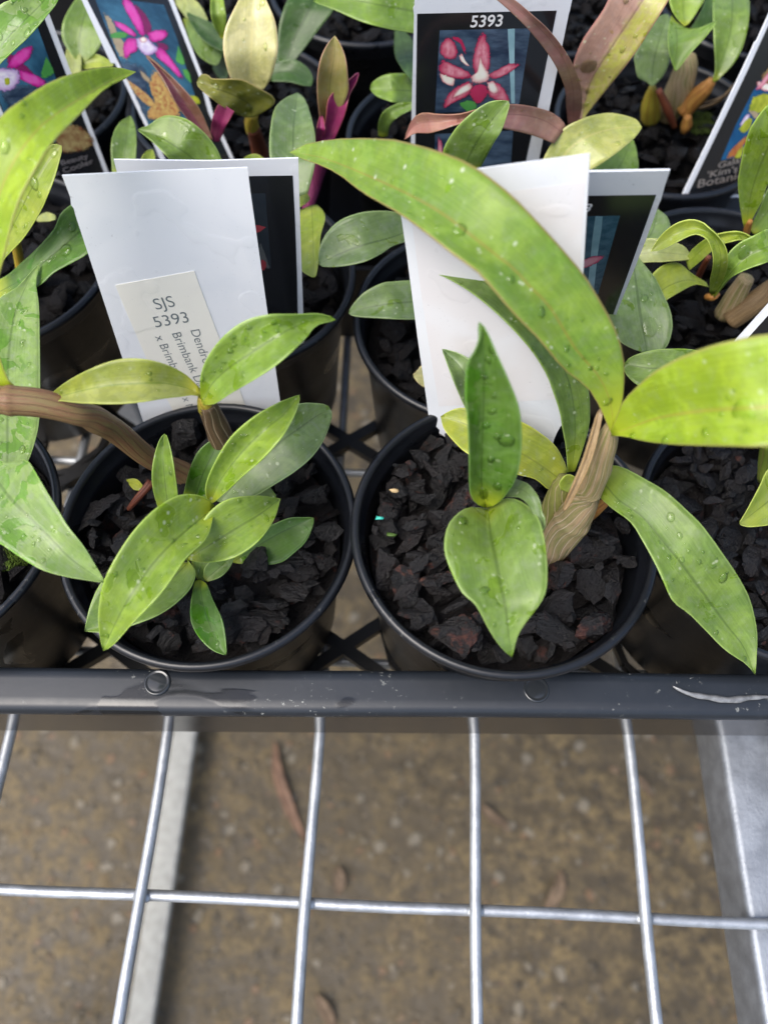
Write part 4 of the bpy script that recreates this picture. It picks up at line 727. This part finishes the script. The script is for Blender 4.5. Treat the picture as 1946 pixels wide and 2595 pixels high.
tube(J, 'dry_root', SM['brown'], [(1772, 275), (1810, 262), (1838, 240), (1858, 212)], [70, 74, 78, 80], [4, 4, 4, 2], n=16, seg=8)
tube(J, 'dry_root', SM['brown'], [(1768, 262), (1800, 256), (1830, 244), (1850, 226)], [74, 76, 78, 80], 2, n=16, seg=8)
# mauve plant
K = plant('orchid with mauve brown leaves in front of the star flower label', 1440, 420)
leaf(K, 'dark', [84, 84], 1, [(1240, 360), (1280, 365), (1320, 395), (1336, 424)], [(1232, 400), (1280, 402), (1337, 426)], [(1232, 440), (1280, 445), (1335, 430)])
leaf(K, 'green', [84, 86], 1, [(1490, 450), (1535, 390), (1598, 345)], [(1520, 470), (1570, 420), (1602, 348)], [(1560, 480), (1612, 440), (1614, 390), (1603, 350)])
leaf(K, 'plum', [104, 114, 120, 118, 106], (2, 1), [(1436, 324), (1420, 300), (1386, 280), (1331, 267), (1286, 265), (1220, 275), (1166, 290), (1110, 290), (1070, 286), (1043, 305), (1026, 352)], [(1424, 336), (1385, 308), (1331, 292), (1275, 290), (1220, 292), (1166, 302), (1110, 308), (1072, 310), (1046, 322), (1024, 353)], [(1404, 364), (1346, 342), (1280, 326), (1220, 312), (1166, 313), (1120, 328), (1085, 338), (1050, 338), (1022, 358)], drops=4, label='horizontal mauve leaf turning olive at its left end')
leaf(K, 'mauve', [90, 112, 128, 138], (2, 2), [(1464, 310), (1448, 230), (1452, 163), (1476, 102), (1525, 30), (1560, -30), (1640, -100), (1720, -130)], [(1472, 312), (1494, 211), (1549, 120), (1597, 48), (1635, -10), (1722, -132)], [(1480, 308), (1482, 295), (1525, 241), (1597, 151), (1645, 78), (1693, 0), (1722, -60), (1724, -130)], drops=20, dsize=(.4, 1.2), spots=[(.28, .33, 3.4), (.16, .25, 1.7), (.08, .3, 1.6), (.42, .72, 1.2)], label='broad mauve leaf with a yellow green stripe and a large drop')
leaf(K, 'plum', [95, 125, 142, 152], (1, 1), [(1439, 320), (1434, 271), (1431, 226), (1407, 166), (1377, 120), (1331, 66), (1289, 24), (1250, -10), (1225, -40)], [(1450, 322), (1453, 271), (1450, 215), (1430, 155), (1393, 100), (1348, 55), (1296, 12), (1225, -42)], [(1464, 316), (1474, 271), (1471, 217), (1452, 166), (1424, 120), (1382, 70), (1355, 46), (1303, 0), (1228, -42)], drops=8, label='narrow mauve strap leaf bending left')
leaf(K, 'ypg', [96, 104, 104], (2, 2), [(1378, 440), (1377, 400), (1422, 331), (1470, 303), (1506, 291), (1551, 286), (1609, 301), (1625, 322)], [(1400, 455), (1435, 385), (1490, 345), (1560, 325), (1626, 323)], [(1440, 450), (1494, 431), (1551, 395), (1603, 353), (1626, 325)], drops=10, dsize=(.35, 1.1), label='yellow green leaf just above the white labels')
leaf(K, 'green', [104, 118, 126], 2, [(1140, 440), (1122, 388), (1151, 331), (1196, 286), (1241, 258), (1287, 254)], [(1170, 440), (1197, 380), (1238, 315), (1288, 255)], [(1215, 430), (1250, 364), (1272, 325), (1289, 271), (1289, 257)], drops=10, label='green leaf in front of the star flower label')
# middle second row: pale blue green ovals
Lp = plant('orchid with oval blue green leaves between the two pairs of labels', 1120, 760)
leaf(Lp, 'ygr', [86, 90, 88], 1.5, [(762, 531), (752, 600), (757, 660), (768, 688), (796, 704)], [(790, 520), (794, 600), (797, 704)], [(803, 518), (820, 536), (823, 557), (811, 600), (808, 651), (800, 703)], drops=4)
leaf(Lp, 'blue', [88, 94, 90], 1.5, [(1060, 545), (1000, 536), (952, 534), (907, 540), (862, 558), (832, 585), (812, 621), (806, 662)], [(1060, 572), (1000, 600), (920, 622), (860, 644), (807, 670)], [(1070, 600), (1000, 621), (967, 642), (922, 663), (862, 675), (808, 676)], drops=5)
leaf(Lp, 'blue', [78, 82, 80], 1.5, [(1110, 720), (1048, 711), (1000, 713), (967, 718), (922, 742), (892, 775), (883, 793)], [(1110, 765), (1048, 765), (990, 770), (930, 780), (882, 793)], [(1110, 808), (1050, 809), (1000, 808), (907, 802), (883, 795)], drops=2)
leaf(Lp, 'yel', [68, 70], .8, [(1095, 918), (1070, 926), (1048, 950)], [(1095, 952), (1070, 952), (1047, 952)], [(1095, 985), (1070, 978), (1048, 955)])
tube(Lp, 'stem', SM['green'], [(1120, 760), (1090, 690), (1065, 600)], [66, 78, 90], 16, n=12)
# magenta shoot
Mp = plant('orchid shoot with magenta folded leaves in the dark gap at the top', 800, 500)
tube(Mp, 'stem', SM['mag'], [(778, 535), (800, 460), (822, 390), (836, 340)], [68, 76, 86, 92], [14, 16, 17, 16], n=20)
leaf(Mp, 'flame', [90, 104, 116, 124], (2.5, 2), [(818, 350), (808, 277), (804, 229), (805, 193), (813, 149), (828, 116), (848, 90)], [(832, 350), (832, 290), (838, 200), (848, 140), (848, 89)], [(845, 350), (862, 290), (882, 235), (882, 200), (876, 149), (864, 116), (849, 90)], label='olive leaf edged in plum')
leaf(Mp, 'mag', [92, 104, 112], (3, 2), [(812, 360), (826, 300), (830, 262), (840, 240), (869, 217), (909, 183)], [(828, 360), (848, 300), (865, 250), (909, 183)], [(845, 360), (862, 320), (874, 289), (885, 241), (901, 212), (910, 184)], label='bright magenta leaf opening to the right')
leaf(Mp, 'mag', [90, 98, 100], (1, 1), [(798, 365), (803, 330), (811, 290)], [(810, 365), (813, 330), (814, 288)], [(824, 365), (824, 330), (817, 290)])
leaf(Mp, 'blue', [92, 98, 100, 98], 2, [(700, 490), (684, 393), (686, 325), (697, 274), (724, 248), (752, 235)], [(740, 500), (743, 400), (744, 320), (754, 234)], [(780, 490), (797, 419), (799, 353), (789, 298), (773, 252), (756, 235)], drops=3, label='upright pale green leaf beside the shoot')
leaf(Mp, 'ygr', [84, 86], 1, [(748, 465), (770, 478), (784, 502)], [(745, 500), (765, 498), (784, 504)], [(750, 530), (770, 518), (784, 507)])
# centre top plant with the pale yellow leaf
Q = plant('orchid with a pale yellow upright leaf above a cupped olive leaf and red stem', 655, 420)
tube(Q, 'stem', SM['rust'], [(668, 425), (658, 380), (646, 340), (640, 325)], [66, 74, 84, 88], [24, 21, 18, 17], n=16, nodes=(.9,), label='rust red stem')
tube(Q, 'node', SM['yel'], [(641, 330), (637, 308), (640, 288)], [86, 91, 95], [18, 17, 15], n=10, label='pale neck under the cupped leaf')
leaf(Q, 'yel', [100, 112, 120, 126], (1.5, 1.5), [(640, 228), (610, 222), (586, 201), (570, 149), (566, 108), (575, 62), (605, 0), (640, -62)], [(655, 230), (637, 190), (638, 108), (643, 0), (642, -64)], [(667, 230), (686, 201), (700, 152), (704, 108), (697, 54), (675, 0), (645, -64)], drops=9, dsize=(.4, 1.2), label='pale yellow upright leaf')
leaf(Q, 'olive', [96, 104, 108, 108], (3.5, 1), [(656, 292), (690, 270), (697, 255), (690, 244), (662, 227), (621, 205), (594, 201), (540, 200), (526, 189), (510, 189), (499, 204)], [(640, 298), (628, 262), (590, 240), (550, 225), (520, 212), (499, 206)], [(622, 298), (594, 287), (565, 270), (540, 252), (505, 222), (499, 208)], drops=4, spots=[(.4, .4, 1.6), (.72, .45, 1.5), (.93, .5, 1.2), (.15, .55, 1.7)], label='cupped olive leaf with drops')
leaf(Q, 'green', [78, 84, 84], 1.5, [(467, 45), (510, 55), (550, 85), (570, 128)], [(464, 50), (510, 90), (540, 120), (560, 142)], [(466, 55), (485, 110), (510, 146), (545, 165), (560, 150)])
leaf(Q, 'pale', [86, 90], 1.5, [(440, -30), (500, 5), (528, 52)], [(445, -10), (490, 30), (526, 58)], [(445, 10), (480, 50), (522, 62)])
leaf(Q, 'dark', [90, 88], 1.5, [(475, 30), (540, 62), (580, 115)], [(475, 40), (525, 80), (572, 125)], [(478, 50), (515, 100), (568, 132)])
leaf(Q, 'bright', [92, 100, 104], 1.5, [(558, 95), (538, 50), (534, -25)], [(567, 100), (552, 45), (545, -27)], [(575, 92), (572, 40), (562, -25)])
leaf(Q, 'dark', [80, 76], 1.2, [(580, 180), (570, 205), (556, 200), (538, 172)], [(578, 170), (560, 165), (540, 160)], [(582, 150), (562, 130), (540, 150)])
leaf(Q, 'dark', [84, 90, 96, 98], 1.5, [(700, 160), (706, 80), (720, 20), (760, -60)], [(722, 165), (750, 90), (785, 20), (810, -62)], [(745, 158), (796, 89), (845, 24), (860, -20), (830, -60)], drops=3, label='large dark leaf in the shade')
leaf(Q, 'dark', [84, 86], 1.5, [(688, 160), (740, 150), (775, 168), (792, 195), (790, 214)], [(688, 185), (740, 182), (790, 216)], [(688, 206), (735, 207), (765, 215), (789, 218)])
# front shoots left of it
S_ = plant('orchid with plum and light green leaves just behind the SJS label', 560, 400)
leaf(S_, 'green', [92, 102, 104], 2, [(585, 450), (562, 404), (545, 369), (513, 331), (472, 301), (431, 292), (404, 298), (374, 319), (348, 326)], [(540, 460), (491, 404), (431, 363), (390, 342), (348, 327)], [(480, 455), (431, 404), (391, 362), (349, 328)], drops=3)
leaf(S_, 'oplum', [90, 102, 110], (1.5, 2), [(540, 355), (526, 320), (502, 271), (458, 217), (404, 168), (369, 138)], [(528, 352), (495, 300), (450, 232), (410, 178), (369, 138)], [(513, 350), (482, 310), (447, 262), (418, 206), (390, 165), (369, 139)], label='olive leaf with plum underside')
leaf(S_, 'mag', [88, 98, 104], (1, 1), [(532, 350), (540, 295), (554, 262)], [(545, 360), (560, 310), (575, 268)], [(557, 360), (574, 318), (596, 280)], label='plum coloured young leaf')
leaf(S_, 'green', [84, 88, 88], 1.5, [(285, 440), (283, 360), (300, 315), (330, 292)], [(312, 440), (320, 360), (331, 292)], [(342, 440), (346, 360), (342, 315), (332, 293)])
leaf(S_, 'ygr', [84, 86], 1, [(350, 425), (365, 390), (385, 377)], [(370, 430), (378, 400), (387, 377)], [(390, 430), (393, 400), (389, 379)])
leaf(S_, 'ygr', [84, 86], 1, [(612, 430), (620, 400), (645, 390), (672, 402)], [(625, 440), (645, 415), (674, 406)], [(640, 440), (670, 425), (676, 410)])
# top left leaves
U = plant('orchid at the top left corner with a large whitish green leaf', 120, 200)
leaf(U, 'green', [84, 92, 94], 1.5, [(200, 162), (165, 112), (157, 75), (169, 36), (200, -10), (240, -32)], [(207, 163), (202, 100), (218, 30), (242, -34)], [(214, 160), (245, 130), (262, 95), (264, 40), (250, -30)])
leaf(U, 'ygr', [84, 86], 1, [(208, 152), (245, 138), (288, 160)], [(205, 165), (245, 155), (289, 164)], [(208, 176), (245, 172), (288, 168)])
leaf(U, 'pale', [84, 86], 1, [(168, 190), (165, 150), (172, 112)], [(185, 192), (188, 150), (176, 110)], [(206, 185), (204, 140), (180, 112)])
leaf(U, 'wetg', [126, 136, 140], (2, 2), [(-90, 160), (-40, 60), (0, 13), (33, -4), (100, -50), (165, -75)], [(-60, 200), (18, 99), (60, 55), (110, 5), (168, -76)], [(-20, 200), (0, 163), (30, 133), (75, 90), (121, 36), (147, 0), (170, -70)], drops=26, dsize=(.3, 1.2), spots=[(.8, .8, 1.5), (.45, .9, 1.5)], label='whitish green leaf cutting the top left corner')
# top middle leaves
W_ = plant('orchid with green leaves left of the star flower label', 1060, 250)
leaf(W_, 'dark', [84, 92, 94], 1.2, [(1000, 78), (1000, 135), (1018, 172), (1048, 210)], [(1012, 72), (1025, 130), (1050, 200)], [(1025, 75), (1050, 110), (1065, 160), (1052, 205)])
leaf(W_, 'fresh', [86, 92, 90], 1.5, [(1062, 195), (1020, 186), (975, 190), (945, 208), (938, 224)], [(1062, 232), (1042, 230), (990, 228), (937, 225)], [(1062, 262), (1030, 264), (990, 256), (955, 243), (938, 227)], drops=2, spots=[(.55, .3, 1.3), (.56, .42, 1.)])
leaf(W_, 'green', [78, 90, 92], 1.2, [(958, 345), (960, 309), (975, 280), (1013, 262), (1048, 258)], [(970, 348), (975, 312), (1000, 282), (1048, 266)], [(982, 346), (989, 316), (1010, 294), (1046, 276)])
leaf(W_, 'fresh', [104, 112, 112], 1.5, [(1110, -20), (1000, -40), (900, -32), (793, 0)], [(1110, 38), (1047, 28), (960, 12), (870, -4), (792, 2)], [(1110, 100), (1047, 83), (989, 73), (917, 54), (845, 23), (793, 4)], drops=3, label='long green leaf along the top edge')

# ------------------------------------------------------------------ plastic plant labels
class Plane:
    def __init__(s, TL, TR, BR, BL, W=41., depths=None):
        if depths is None:
            r0, r1, r2, r3 = [ray(*p) for p in (TL, TR, BR, BL)]
            b, d_, c = np.linalg.solve(np.c_[r1, r3, -r2], r0); k = W/np.linalg.norm(b*r1-r0)
            s.Q = [CAM+k*q for q in (r0, b*r1, c*r2, d_*r3)]
        else: s.Q = [at_d(p[0], p[1], t) for p, t in zip((TL, TR, BR, BL), depths)]
        s.o = s.Q[0]; ex = s.Q[1]-s.Q[0]; ey = s.Q[3]-s.Q[0]
        s.n = np.cross(ex, ey); s.n /= np.linalg.norm(s.n)
        if s.n @ (CAM-s.o) < 0: s.n = -s.n
    def at(s, p, off=0.):
        q = ray(*p); t = ((s.o+s.n*off-CAM) @ s.n)/(q @ s.n); return CAM+t*q
def card(pl, outline, mat, label, th=.45, name='plant_label', group='plant labels standing in the pots'):
    P = [pl.at(p) for p in outline]; n = len(P); V = P+[p-pl.n*th for p in P]
    Fc = [tuple(range(n)), tuple(range(2*n-1, n-1, -1))]+[(i, i+n, (i+1) % n+n, (i+1) % n) for i in range(n)]
    base = min(P, key=lambda p: p[2])
    root = thing(name, label, 'plant label', base, group)
    obj('card', V, Fc, mat, root, smooth=False); return root
def flat(root, pl, pts, mat, off, name='print', smooth=False, th=.03):
    if smooth: pts = crom(list(pts)+[pts[0]], 36)[:-1]
    P = [pl.at(p, off) for p in pts]; n = len(P); V = P+[p-pl.n*th for p in P]
    if smooth:
        uv = [(1, 0)]*n+[(.45, 0)]*n+[(0, 0)]; c_ = sum(P)/n; V = P+[c_+(p-c_)*.5 for p in P]+[c_]
        return obj(name, V, [(i, (i+1) % n, (i+1) % n+n, i+n) for i in range(n)]+[(i+n, (i+1) % n+n, 2*n) for i in range(n)], mat, root, smooth=False, uv=dict(uv=uv))
    return obj(name, V, [tuple(range(n)), tuple(range(2*n-1, n-1, -1))]+[(i, i+n, (i+1) % n+n, (i+1) % n) for i in range(n)], mat, root, smooth=False)
def text(root, pl, s, a, b, mat, off=.2, wid=None, hk=1., name='lettering', bold=0., shear=0.):
    """writing on the plane: baseline from a to b (source pixels)"""
    cu = bpy.data.curves.new(name, 'FONT'); cu.body = s; cu.size = 1; cu.offset = bold; cu.extrude = .012; cu.shear = shear
    ob = bpy.data.objects.new(name, cu); C0.objects.link(ob); bpy.context.view_layer.update()
    me = bpy.data.meshes.new_from_object(ob.evaluated_get(bpy.context.evaluated_depsgraph_get())); bpy.data.objects.remove(ob)
    co = np.zeros(len(me.vertices)*3); me.vertices.foreach_get('co', co); co = co.reshape(-1, 3)
    A_, B_ = pl.at(a, off), pl.at(b, off); ex = B_-A_; L_ = np.linalg.norm(ex); ex /= L_; ey = np.cross(pl.n, ex)
    k = L_/(co[:, 0].max()-co[:, 0].min()); co[:, 0] -= co[:, 0].min()
    V = A_+np.outer(co[:, 0]*k, ex)+np.outer(co[:, 1]*k*hk, ey)+np.outer((co[:, 2]-.012)*1.2, pl.n)
    Fc = [tuple(p.vertices) for p in me.polygons]
    return obj(name, V, Fc, mat, root, smooth=False)
# numbered white label, back towards us, with a paper sticker
p1 = Plane((158, 445), (628, 425), (718, 1070), (372, 1094))
t1 = card(p1, [(158, 445), (400, 433), (628, 425), (634, 478), (712, 1030), (722, 1105), (384, 1130), (372, 1094), (192, 545), (188, 528), (181, 520), (179, 500)], M_CARD, 'white label seen from the back, with the paper sticker reading SJS 5393')
st = flat(t1, p1, [(293, 723), (493, 687), (520, 762), (556, 856), (600, 965), (641, 1080), (651, 1112), (462, 1112), (440, 1043), (369, 902), (325, 800)], M_STICK, .16, 'sticker', th=.14)
text(t1, p1, 'SJS', (397, 785), (446, 776), M_INKTXT, .21, bold=-.006); text(t1, p1, '5393', (396, 830), (481, 816), M_INKTXT, .21, bold=-.006)
text(t1, p1, 'Dendrobium', (483, 838), (536, 973), M_INKTXT, .21, hk=.95, bold=-.006); text(t1, p1, 'Brimbank Dark', (436, 846), (512, 1003), M_INKTXT, .21, hk=.95, bold=-.006)
text(t1, p1, 'x Brimbank', (393, 853), (451, 968), M_INKTXT, .21, hk=.95, bold=-.006); text(t1, p1, 'x Night Kn', (462, 1009), (505, 1100), M_INKTXT, .21, hk=.95, bold=-.006)
# its neighbour, front side
p2 = Plane((289, 405), (756, 402), (768, 796), (390, 800), 44.5)
t2 = card(p2, [(289, 405), (530, 408), (756, 401), (762, 600), (770, 840), (772, 905), (420, 930), (402, 880), (390, 800)], M_CARD, 'black fronted label half hidden behind the SJS sticker label')
flat(t2, p2, [(330, 450), (742, 445), (748, 560), (753, 700), (757, 905), (415, 905)], M_INKBLK, .08, 'printed_panel')
flat(t2, p2, [(370, 493), (673, 490), (688, 680), (400, 684)], PH['darkbg'], .12, 'photo')
flat(t2, p2, [(640, 570), (656, 571), (674, 576), (658, 588), (640, 592)], PH['dkred'], .16, 'petal')
flat(t2, p2, [(660, 610), (668, 630), (682, 672), (684, 679), (664, 682), (655, 640)], PH['grey'], .16, 'petal', True)
flat(t2, p2, [(662, 656), (674, 662), (674, 682), (660, 684)], PH['dkred'], .20, 'petal', True)
# white label with the prong, right pot
p5 = Plane((1003, 457), (1493, 391), (1449, 1110), (1091, 1095))
t5 = card(p5, [(1003, 457), (1250, 423), (1493, 391), (1491, 440), (1477, 688), (1452, 1072), (1432, 1074), (1420, 1080), (1410, 1098), (1402, 1117), (1385, 1210), (1200, 1215), (1166, 1160), (1163, 1136), (1150, 1133), (1140, 1128), (1126, 1106), (1110, 1097), (1091, 1095), (1080, 1010), (1057, 850), (1030, 640)], M_CARD, 'white label seen from the back with a notched foot, behind the biggest leaf')
flat(t5, p5, [(1038, 520), (1300, 484), (1482, 460), (1468, 690), (1440, 1010), (1112, 1030), (1072, 780)], M_CARDPINK, .08, 'ghost_panel')
# black label with the blue picture
p6 = Plane((1195, 440), (1697, 433), (1550, 823), (1200, 830))
t6 = card(p6, [(1195, 440), (1491, 436), (1697, 432), (1684, 470), (1682, 477), (1674, 507), (1671, 512), (1635, 610), (1550, 823), (1510, 925), (1225, 930), (1200, 830)], M_CARD, 'label at the right with a black front, blue picture and one pink petal tip')
flat(t6, p6, [(1232, 500), (1662, 494), (1640, 556), (1592, 690), (1548, 811), (1500, 925), (1255, 925)], M_INKBLK, .08, 'printed_panel')
flat(t6, p6, [(1310, 552), (1570, 547), (1515, 745), (1305, 750)], PH['teal'], .12, 'photo')
flat(t6, p6, [(1508, 549), (1526, 549), (1524, 579), (1517, 621), (1512, 660), (1503, 747), (1486, 747), (1492, 690), (1500, 606)], PH['pole'], .16, 'pole')
flat(t6, p6, [(1440, 672), (1476, 658), (1500, 649), (1520, 646), (1533, 650), (1510, 668), (1478, 682), (1445, 690)], PH['pink'], .20, 'petal', True)
text(t6, p6, '5393', (1408, 534), (1492, 537), M_WHITEINK, .16, bold=.008)
# star flower label
p4 = Plane((1051, -40), (1455, -40), (1366, 400), (1039, 362), depths=(197, 197, 245, 241))
t4 = card(p4, [(1051, -40), (1455, -40), (1449, 0), (1443, 28), (1441, 34), (1366, 400), (1355, 470), (1039, 470), (1041, 362), (1049, 40), (1047, 22), (1050, 15)], M_CARD, 'label printed 5393 with a crimson and white star shaped flower')
flat(t4, p4, [(1057, 35), (1410, 27), (1376, 200), (1334, 400), (1320, 470), (1050, 470)], M_INKBLK, .08, 'printed_panel')
flat(t4, p4, [(1114, 77), (1344, 72), (1313, 276), (1102, 287)], PH['bg'], .12, 'photo')
flat(t4, p4, [(1102, 340), (1250, 335), (1300, 330), (1290, 470), (1100, 470)], PH['bg'], .12, 'photo')
flat(t4, p4, [(1110, 345), (1120, 360), (1122, 440), (1108, 440)], PH['pink'], .16, 'petal', True)
flat(t4, p4, [(1286, 74), (1304, 73), (1303, 150), (1304, 262), (1295, 262), (1290, 150)], PH['pole'], .15, 'pole')
for k, (m_, pts) in enumerate((
 ('crim', [(1115, 112), (1133, 93), (1151, 105), (1160, 139), (1142, 154), (1115, 139)]), ('dcrim', [(1142, 93), (1152, 91), (1172, 103), (1181, 132), (1176, 134), (1166, 110), (1148, 99)]),
 ('cream', [(1160, 138), (1170, 136), (1180, 155), (1190, 168), (1180, 166), (1168, 155)]), ('cream', [(1112, 187), (1133, 184), (1154, 202), (1145, 219), (1121, 208)]), ('gleaf', [(1160, 262), (1187, 253), (1211, 265), (1193, 286), (1178, 280)]),
 ('crim', [(1112, 163), (1121, 151), (1151, 164), (1187, 181), (1198, 195), (1169, 201), (1133, 195), (1110, 181)]), ('crim', [(1320, 163), (1295, 159), (1259, 176), (1232, 193), (1250, 201), (1282, 190)]),
 ('crim', [(1121, 278), (1127, 250), (1151, 223), (1187, 205), (1201, 217), (1187, 241), (1151, 260)]), ('crim', [(1233, 203), (1259, 207), (1281, 229), (1292, 258), (1283, 263), (1250, 252), (1235, 238)]),
 ('crim', [(1223, 77), (1232, 90), (1241, 121), (1243, 163), (1236, 187), (1223, 199), (1208, 196), (1196, 169), (1199, 133), (1211, 96)]),
 ('cream', [(1193, 208), (1197, 223), (1169, 240), (1143, 249), (1165, 222)]), ('cream', [(1233, 208), (1250, 205), (1263, 229), (1253, 240), (1238, 230)]),
 ('cream', [(1217, 140), (1226, 163), (1242, 193), (1229, 211), (1199, 211), (1192, 196), (1208, 181), (1212, 158)]),
 ('dcrim', [(1196, 217), (1211, 211), (1232, 217), (1236, 238), (1211, 265), (1189, 238)]))):
    flat(t4, p4, pts, PH[m_], .17+.015*k, 'petal', True)
text(t4, p4, '5393', (1191, 69), (1272, 66), M_WHITEINK, .16, bold=.012, shear=.08)
# magenta flower labels at upper left
p7 = Plane((190, -40), (428, -40), (594, 404), (405, 400), depths=(240, 249, 276, 272))
t7 = card(p7, [(187, -40), (428, -40), (440, 0), (513, 190), (540, 285), (594, 404), (640, 500), (450, 500), (371, 324), (292, 160), (282, 160), (268, 130), (208, 0)], M_CARD, 'upper left label with a magenta flower and a small yellow red flower')
flat(t7, p7, [(204, -40), (416, -40), (428, 0), (503, 190), (528, 285), (584, 404), (624, 490), (458, 490), (384, 324), (222, 0)], M_INKBLK, .08, 'printed_panel')
flat(t7, p7, [(238, -12), (416, 12), (450, 100), (485, 212), (520, 325), (385, 335), (318, 185), (290, 120)], PH['blue'], .12, 'photo')
for k, (m_, pts) in enumerate((
 ('tan', [(262, 30), (285, 50), (300, 85), (330, 130), (330, 150), (305, 145), (285, 100)]), ('gleaf', [(277, 87), (300, 80), (325, 84), (319, 96), (283, 97)]), ('gleaf', [(452, 112), (470, 163), (446, 154)]), ('gleaf', [(461, 172), (477, 178), (486, 210), (470, 196)]),
 ('bg', [(300, 150), (350, 160), (372, 180), (372, 300), (345, 250)]), ('dmag', [(338, 4), (368, 33), (386, 69), (380, 92), (366, 84), (350, 40)]), ('dmag', [(395, 105), (422, 112), (428, 128), (405, 122)]),
 ('mag', [(308, -20), (332, 0), (356, 39), (369, 78), (367, 99), (350, 81), (325, 39), (310, 8)]), ('mag', [(286, 51), (313, 59), (341, 80), (347, 95), (325, 86), (295, 67)]), ('mag', [(371, 84), (395, 75), (422, 77), (427, 90), (407, 105), (383, 106)]),
 ('mag', [(313, 145), (312, 115), (325, 96), (347, 99), (350, 127), (334, 136), (322, 149)]), ('mag', [(389, 116), (410, 120), (434, 148), (465, 194), (458, 200), (422, 165), (396, 143)]),
 ('viol', [(345, 97), (368, 92), (392, 113), (402, 128), (377, 142), (360, 134), (348, 120)]), ('cream', [(352, 98), (366, 92), (374, 104), (360, 108)]),
 ('tan', [(353, 176), (362, 182), (385, 205), (380, 212), (362, 196)]), ('flame', [(318, 196), (350, 220), (385, 250), (400, 275), (380, 272), (345, 240)]), ('flame', [(386, 178), (402, 181), (431, 229), (458, 295), (382, 306), (374, 280), (392, 262), (377, 211)]), ('lemon', [(480, 240), (500, 245), (508, 262), (488, 262)]))):
    flat(t7, p7, pts, PH[m_], .17+.015*k, 'petal', True)
p8 = Plane((-118, 21), (120, 21), (273, 434), (75, 450), depths=(220, 227, 272, 266))
t8 = card(p8, [(-118, 21), (120, 21), (262, 400), (300, 500), (95, 510)], M_CARD, 'leftmost label with a magenta and violet flower and two dim lines of lettering')
flat(t8, p8, [(-104, 30), (108, 33), (251, 402), (285, 495), (103, 500)], M_INKBLK, .08, 'printed_panel')
flat(t8, p8, [(-70, 48), (90, 52), (145, 205), (180, 310), (200, 350), (40, 375)], PH['blue'], .12, 'photo')
for k, (m_, pts) in enumerate((('gleaf', [(118, 140), (138, 180), (128, 195), (104, 194)]), ('dmag', [(20, 130), (50, 150), (88, 190), (60, 190), (20, 160)]), ('bg', [(-10, 215), (110, 220), (165, 290), (60, 330)]),
 ('mag', [(14, 174), (30, 145), (60, 120), (86, 118), (76, 148), (40, 174)]), ('mag', [(43, 174), (90, 188), (120, 211), (99, 222), (50, 200)]), ('viol', [(-20, 170), (20, 172), (52, 180), (48, 215), (20, 232), (-10, 225)]), ('lemon', [(12, 198), (25, 198), (25, 214), (14, 214)]),
 ('brown', [(120, 300), (200, 318), (236, 345), (235, 372), (190, 388), (150, 380)]))):
    flat(t8, p8, pts, PH[m_], .17+.015*k, 'petal', True)
text(t8, p8, 'Beauty', (158, 419), (226, 400), M_DIMINK, .16, hk=.72, bold=.008); text(t8, p8, 'x Cooler', (142, 447), (240, 413), M_DIMINK, .16, hk=.72, bold=.008)
# label at the right edge
p3 = Plane((1962, 5), (2160, -60), (2010, 450), (1735, 492), depths=(246, 256, 278, 270))
t3 = card(p3, [(1985, -40), (2160, -60), (2010, 450), (1990, 500), (1727, 500), (1732, 486), (1800, 346), (1905, 125), (1912, 108), (1918, 102), (1962, 5)], M_CARD, 'dark label at the right edge with blue and yellow green picture and grey lettering')
flat(t3, p3, [(2000, -30), (2140, -45), (2000, 440), (1980, 493), (1742, 493), (1800, 372), (1888, 190), (1970, 12)], M_INKBLK, .08, 'printed_panel')
flat(t3, p3, [(1965, 150), (2060, 130), (1990, 380), (1826, 406), (1862, 320), (1905, 235)], PH['sblue'], .12, 'photo')
for k, (m_, pts) in enumerate((('brown', [(1928, 190), (1970, 150), (1990, 190), (1930, 230)]), ('cream', [(1915, 205), (1946, 212), (1980, 225), (1940, 232), (1916, 216)]), ('pink', [(1910, 230), (1922, 215), (1950, 178), (1956, 186), (1930, 222)]),
 ('lemon', [(1905, 245), (1940, 235), (1960, 250), (1935, 285), (1896, 285)]), ('viol', [(1872, 318), (1890, 290), (1900, 290), (1884, 322)]), ('lemon', [(1870, 328), (1892, 300), (1906, 300), (1900, 325), (1882, 338)]), ('tan', [(1894, 280), (1915, 282), (1930, 305), (1915, 305)]),
 ('orange', [(1838, 402), (1850, 380), (1880, 352), (1920, 325), (1925, 335), (1885, 365), (1858, 400)]), ('lemon', [(1858, 402), (1872, 378), (1885, 370), (1876, 400)]))):
    flat(t3, p3, pts, PH[m_], .17+.015*k, 'petal', True)
text(t3, p3, 'Galaxy', (1818, 427), (1900, 404), M_DIMINK2, .16, hk=.5, bold=.008); text(t3, p3, "'Kim's' x", (1790, 452), (1900, 428), M_DIMINK2, .16, hk=.5, bold=.008); text(t3, p3, 'Botanic', (1766, 476), (1880, 452), M_DIMINK2, .16, hk=.5, bold=.008)
# corner of one more label in the right edge pot
p9 = Plane((1858, 868), (1962, 752), (2080, 745), (2000, 905), depths=(196, 186, 186, 196))
t9 = card(p9, [(1858, 868), (1962, 752), (2110, 742), (2060, 905), (2050, 1090), (1905, 1110), (1880, 980)], M_CARD, 'white edged corner of a dark label poking out above the right lime leaf')
flat(t9, p9, [(1880, 872), (1970, 772), (2100, 762), (2050, 900), (2040, 1085), (1915, 1100), (1900, 980)], M_INKBLK, .08, 'printed_panel')
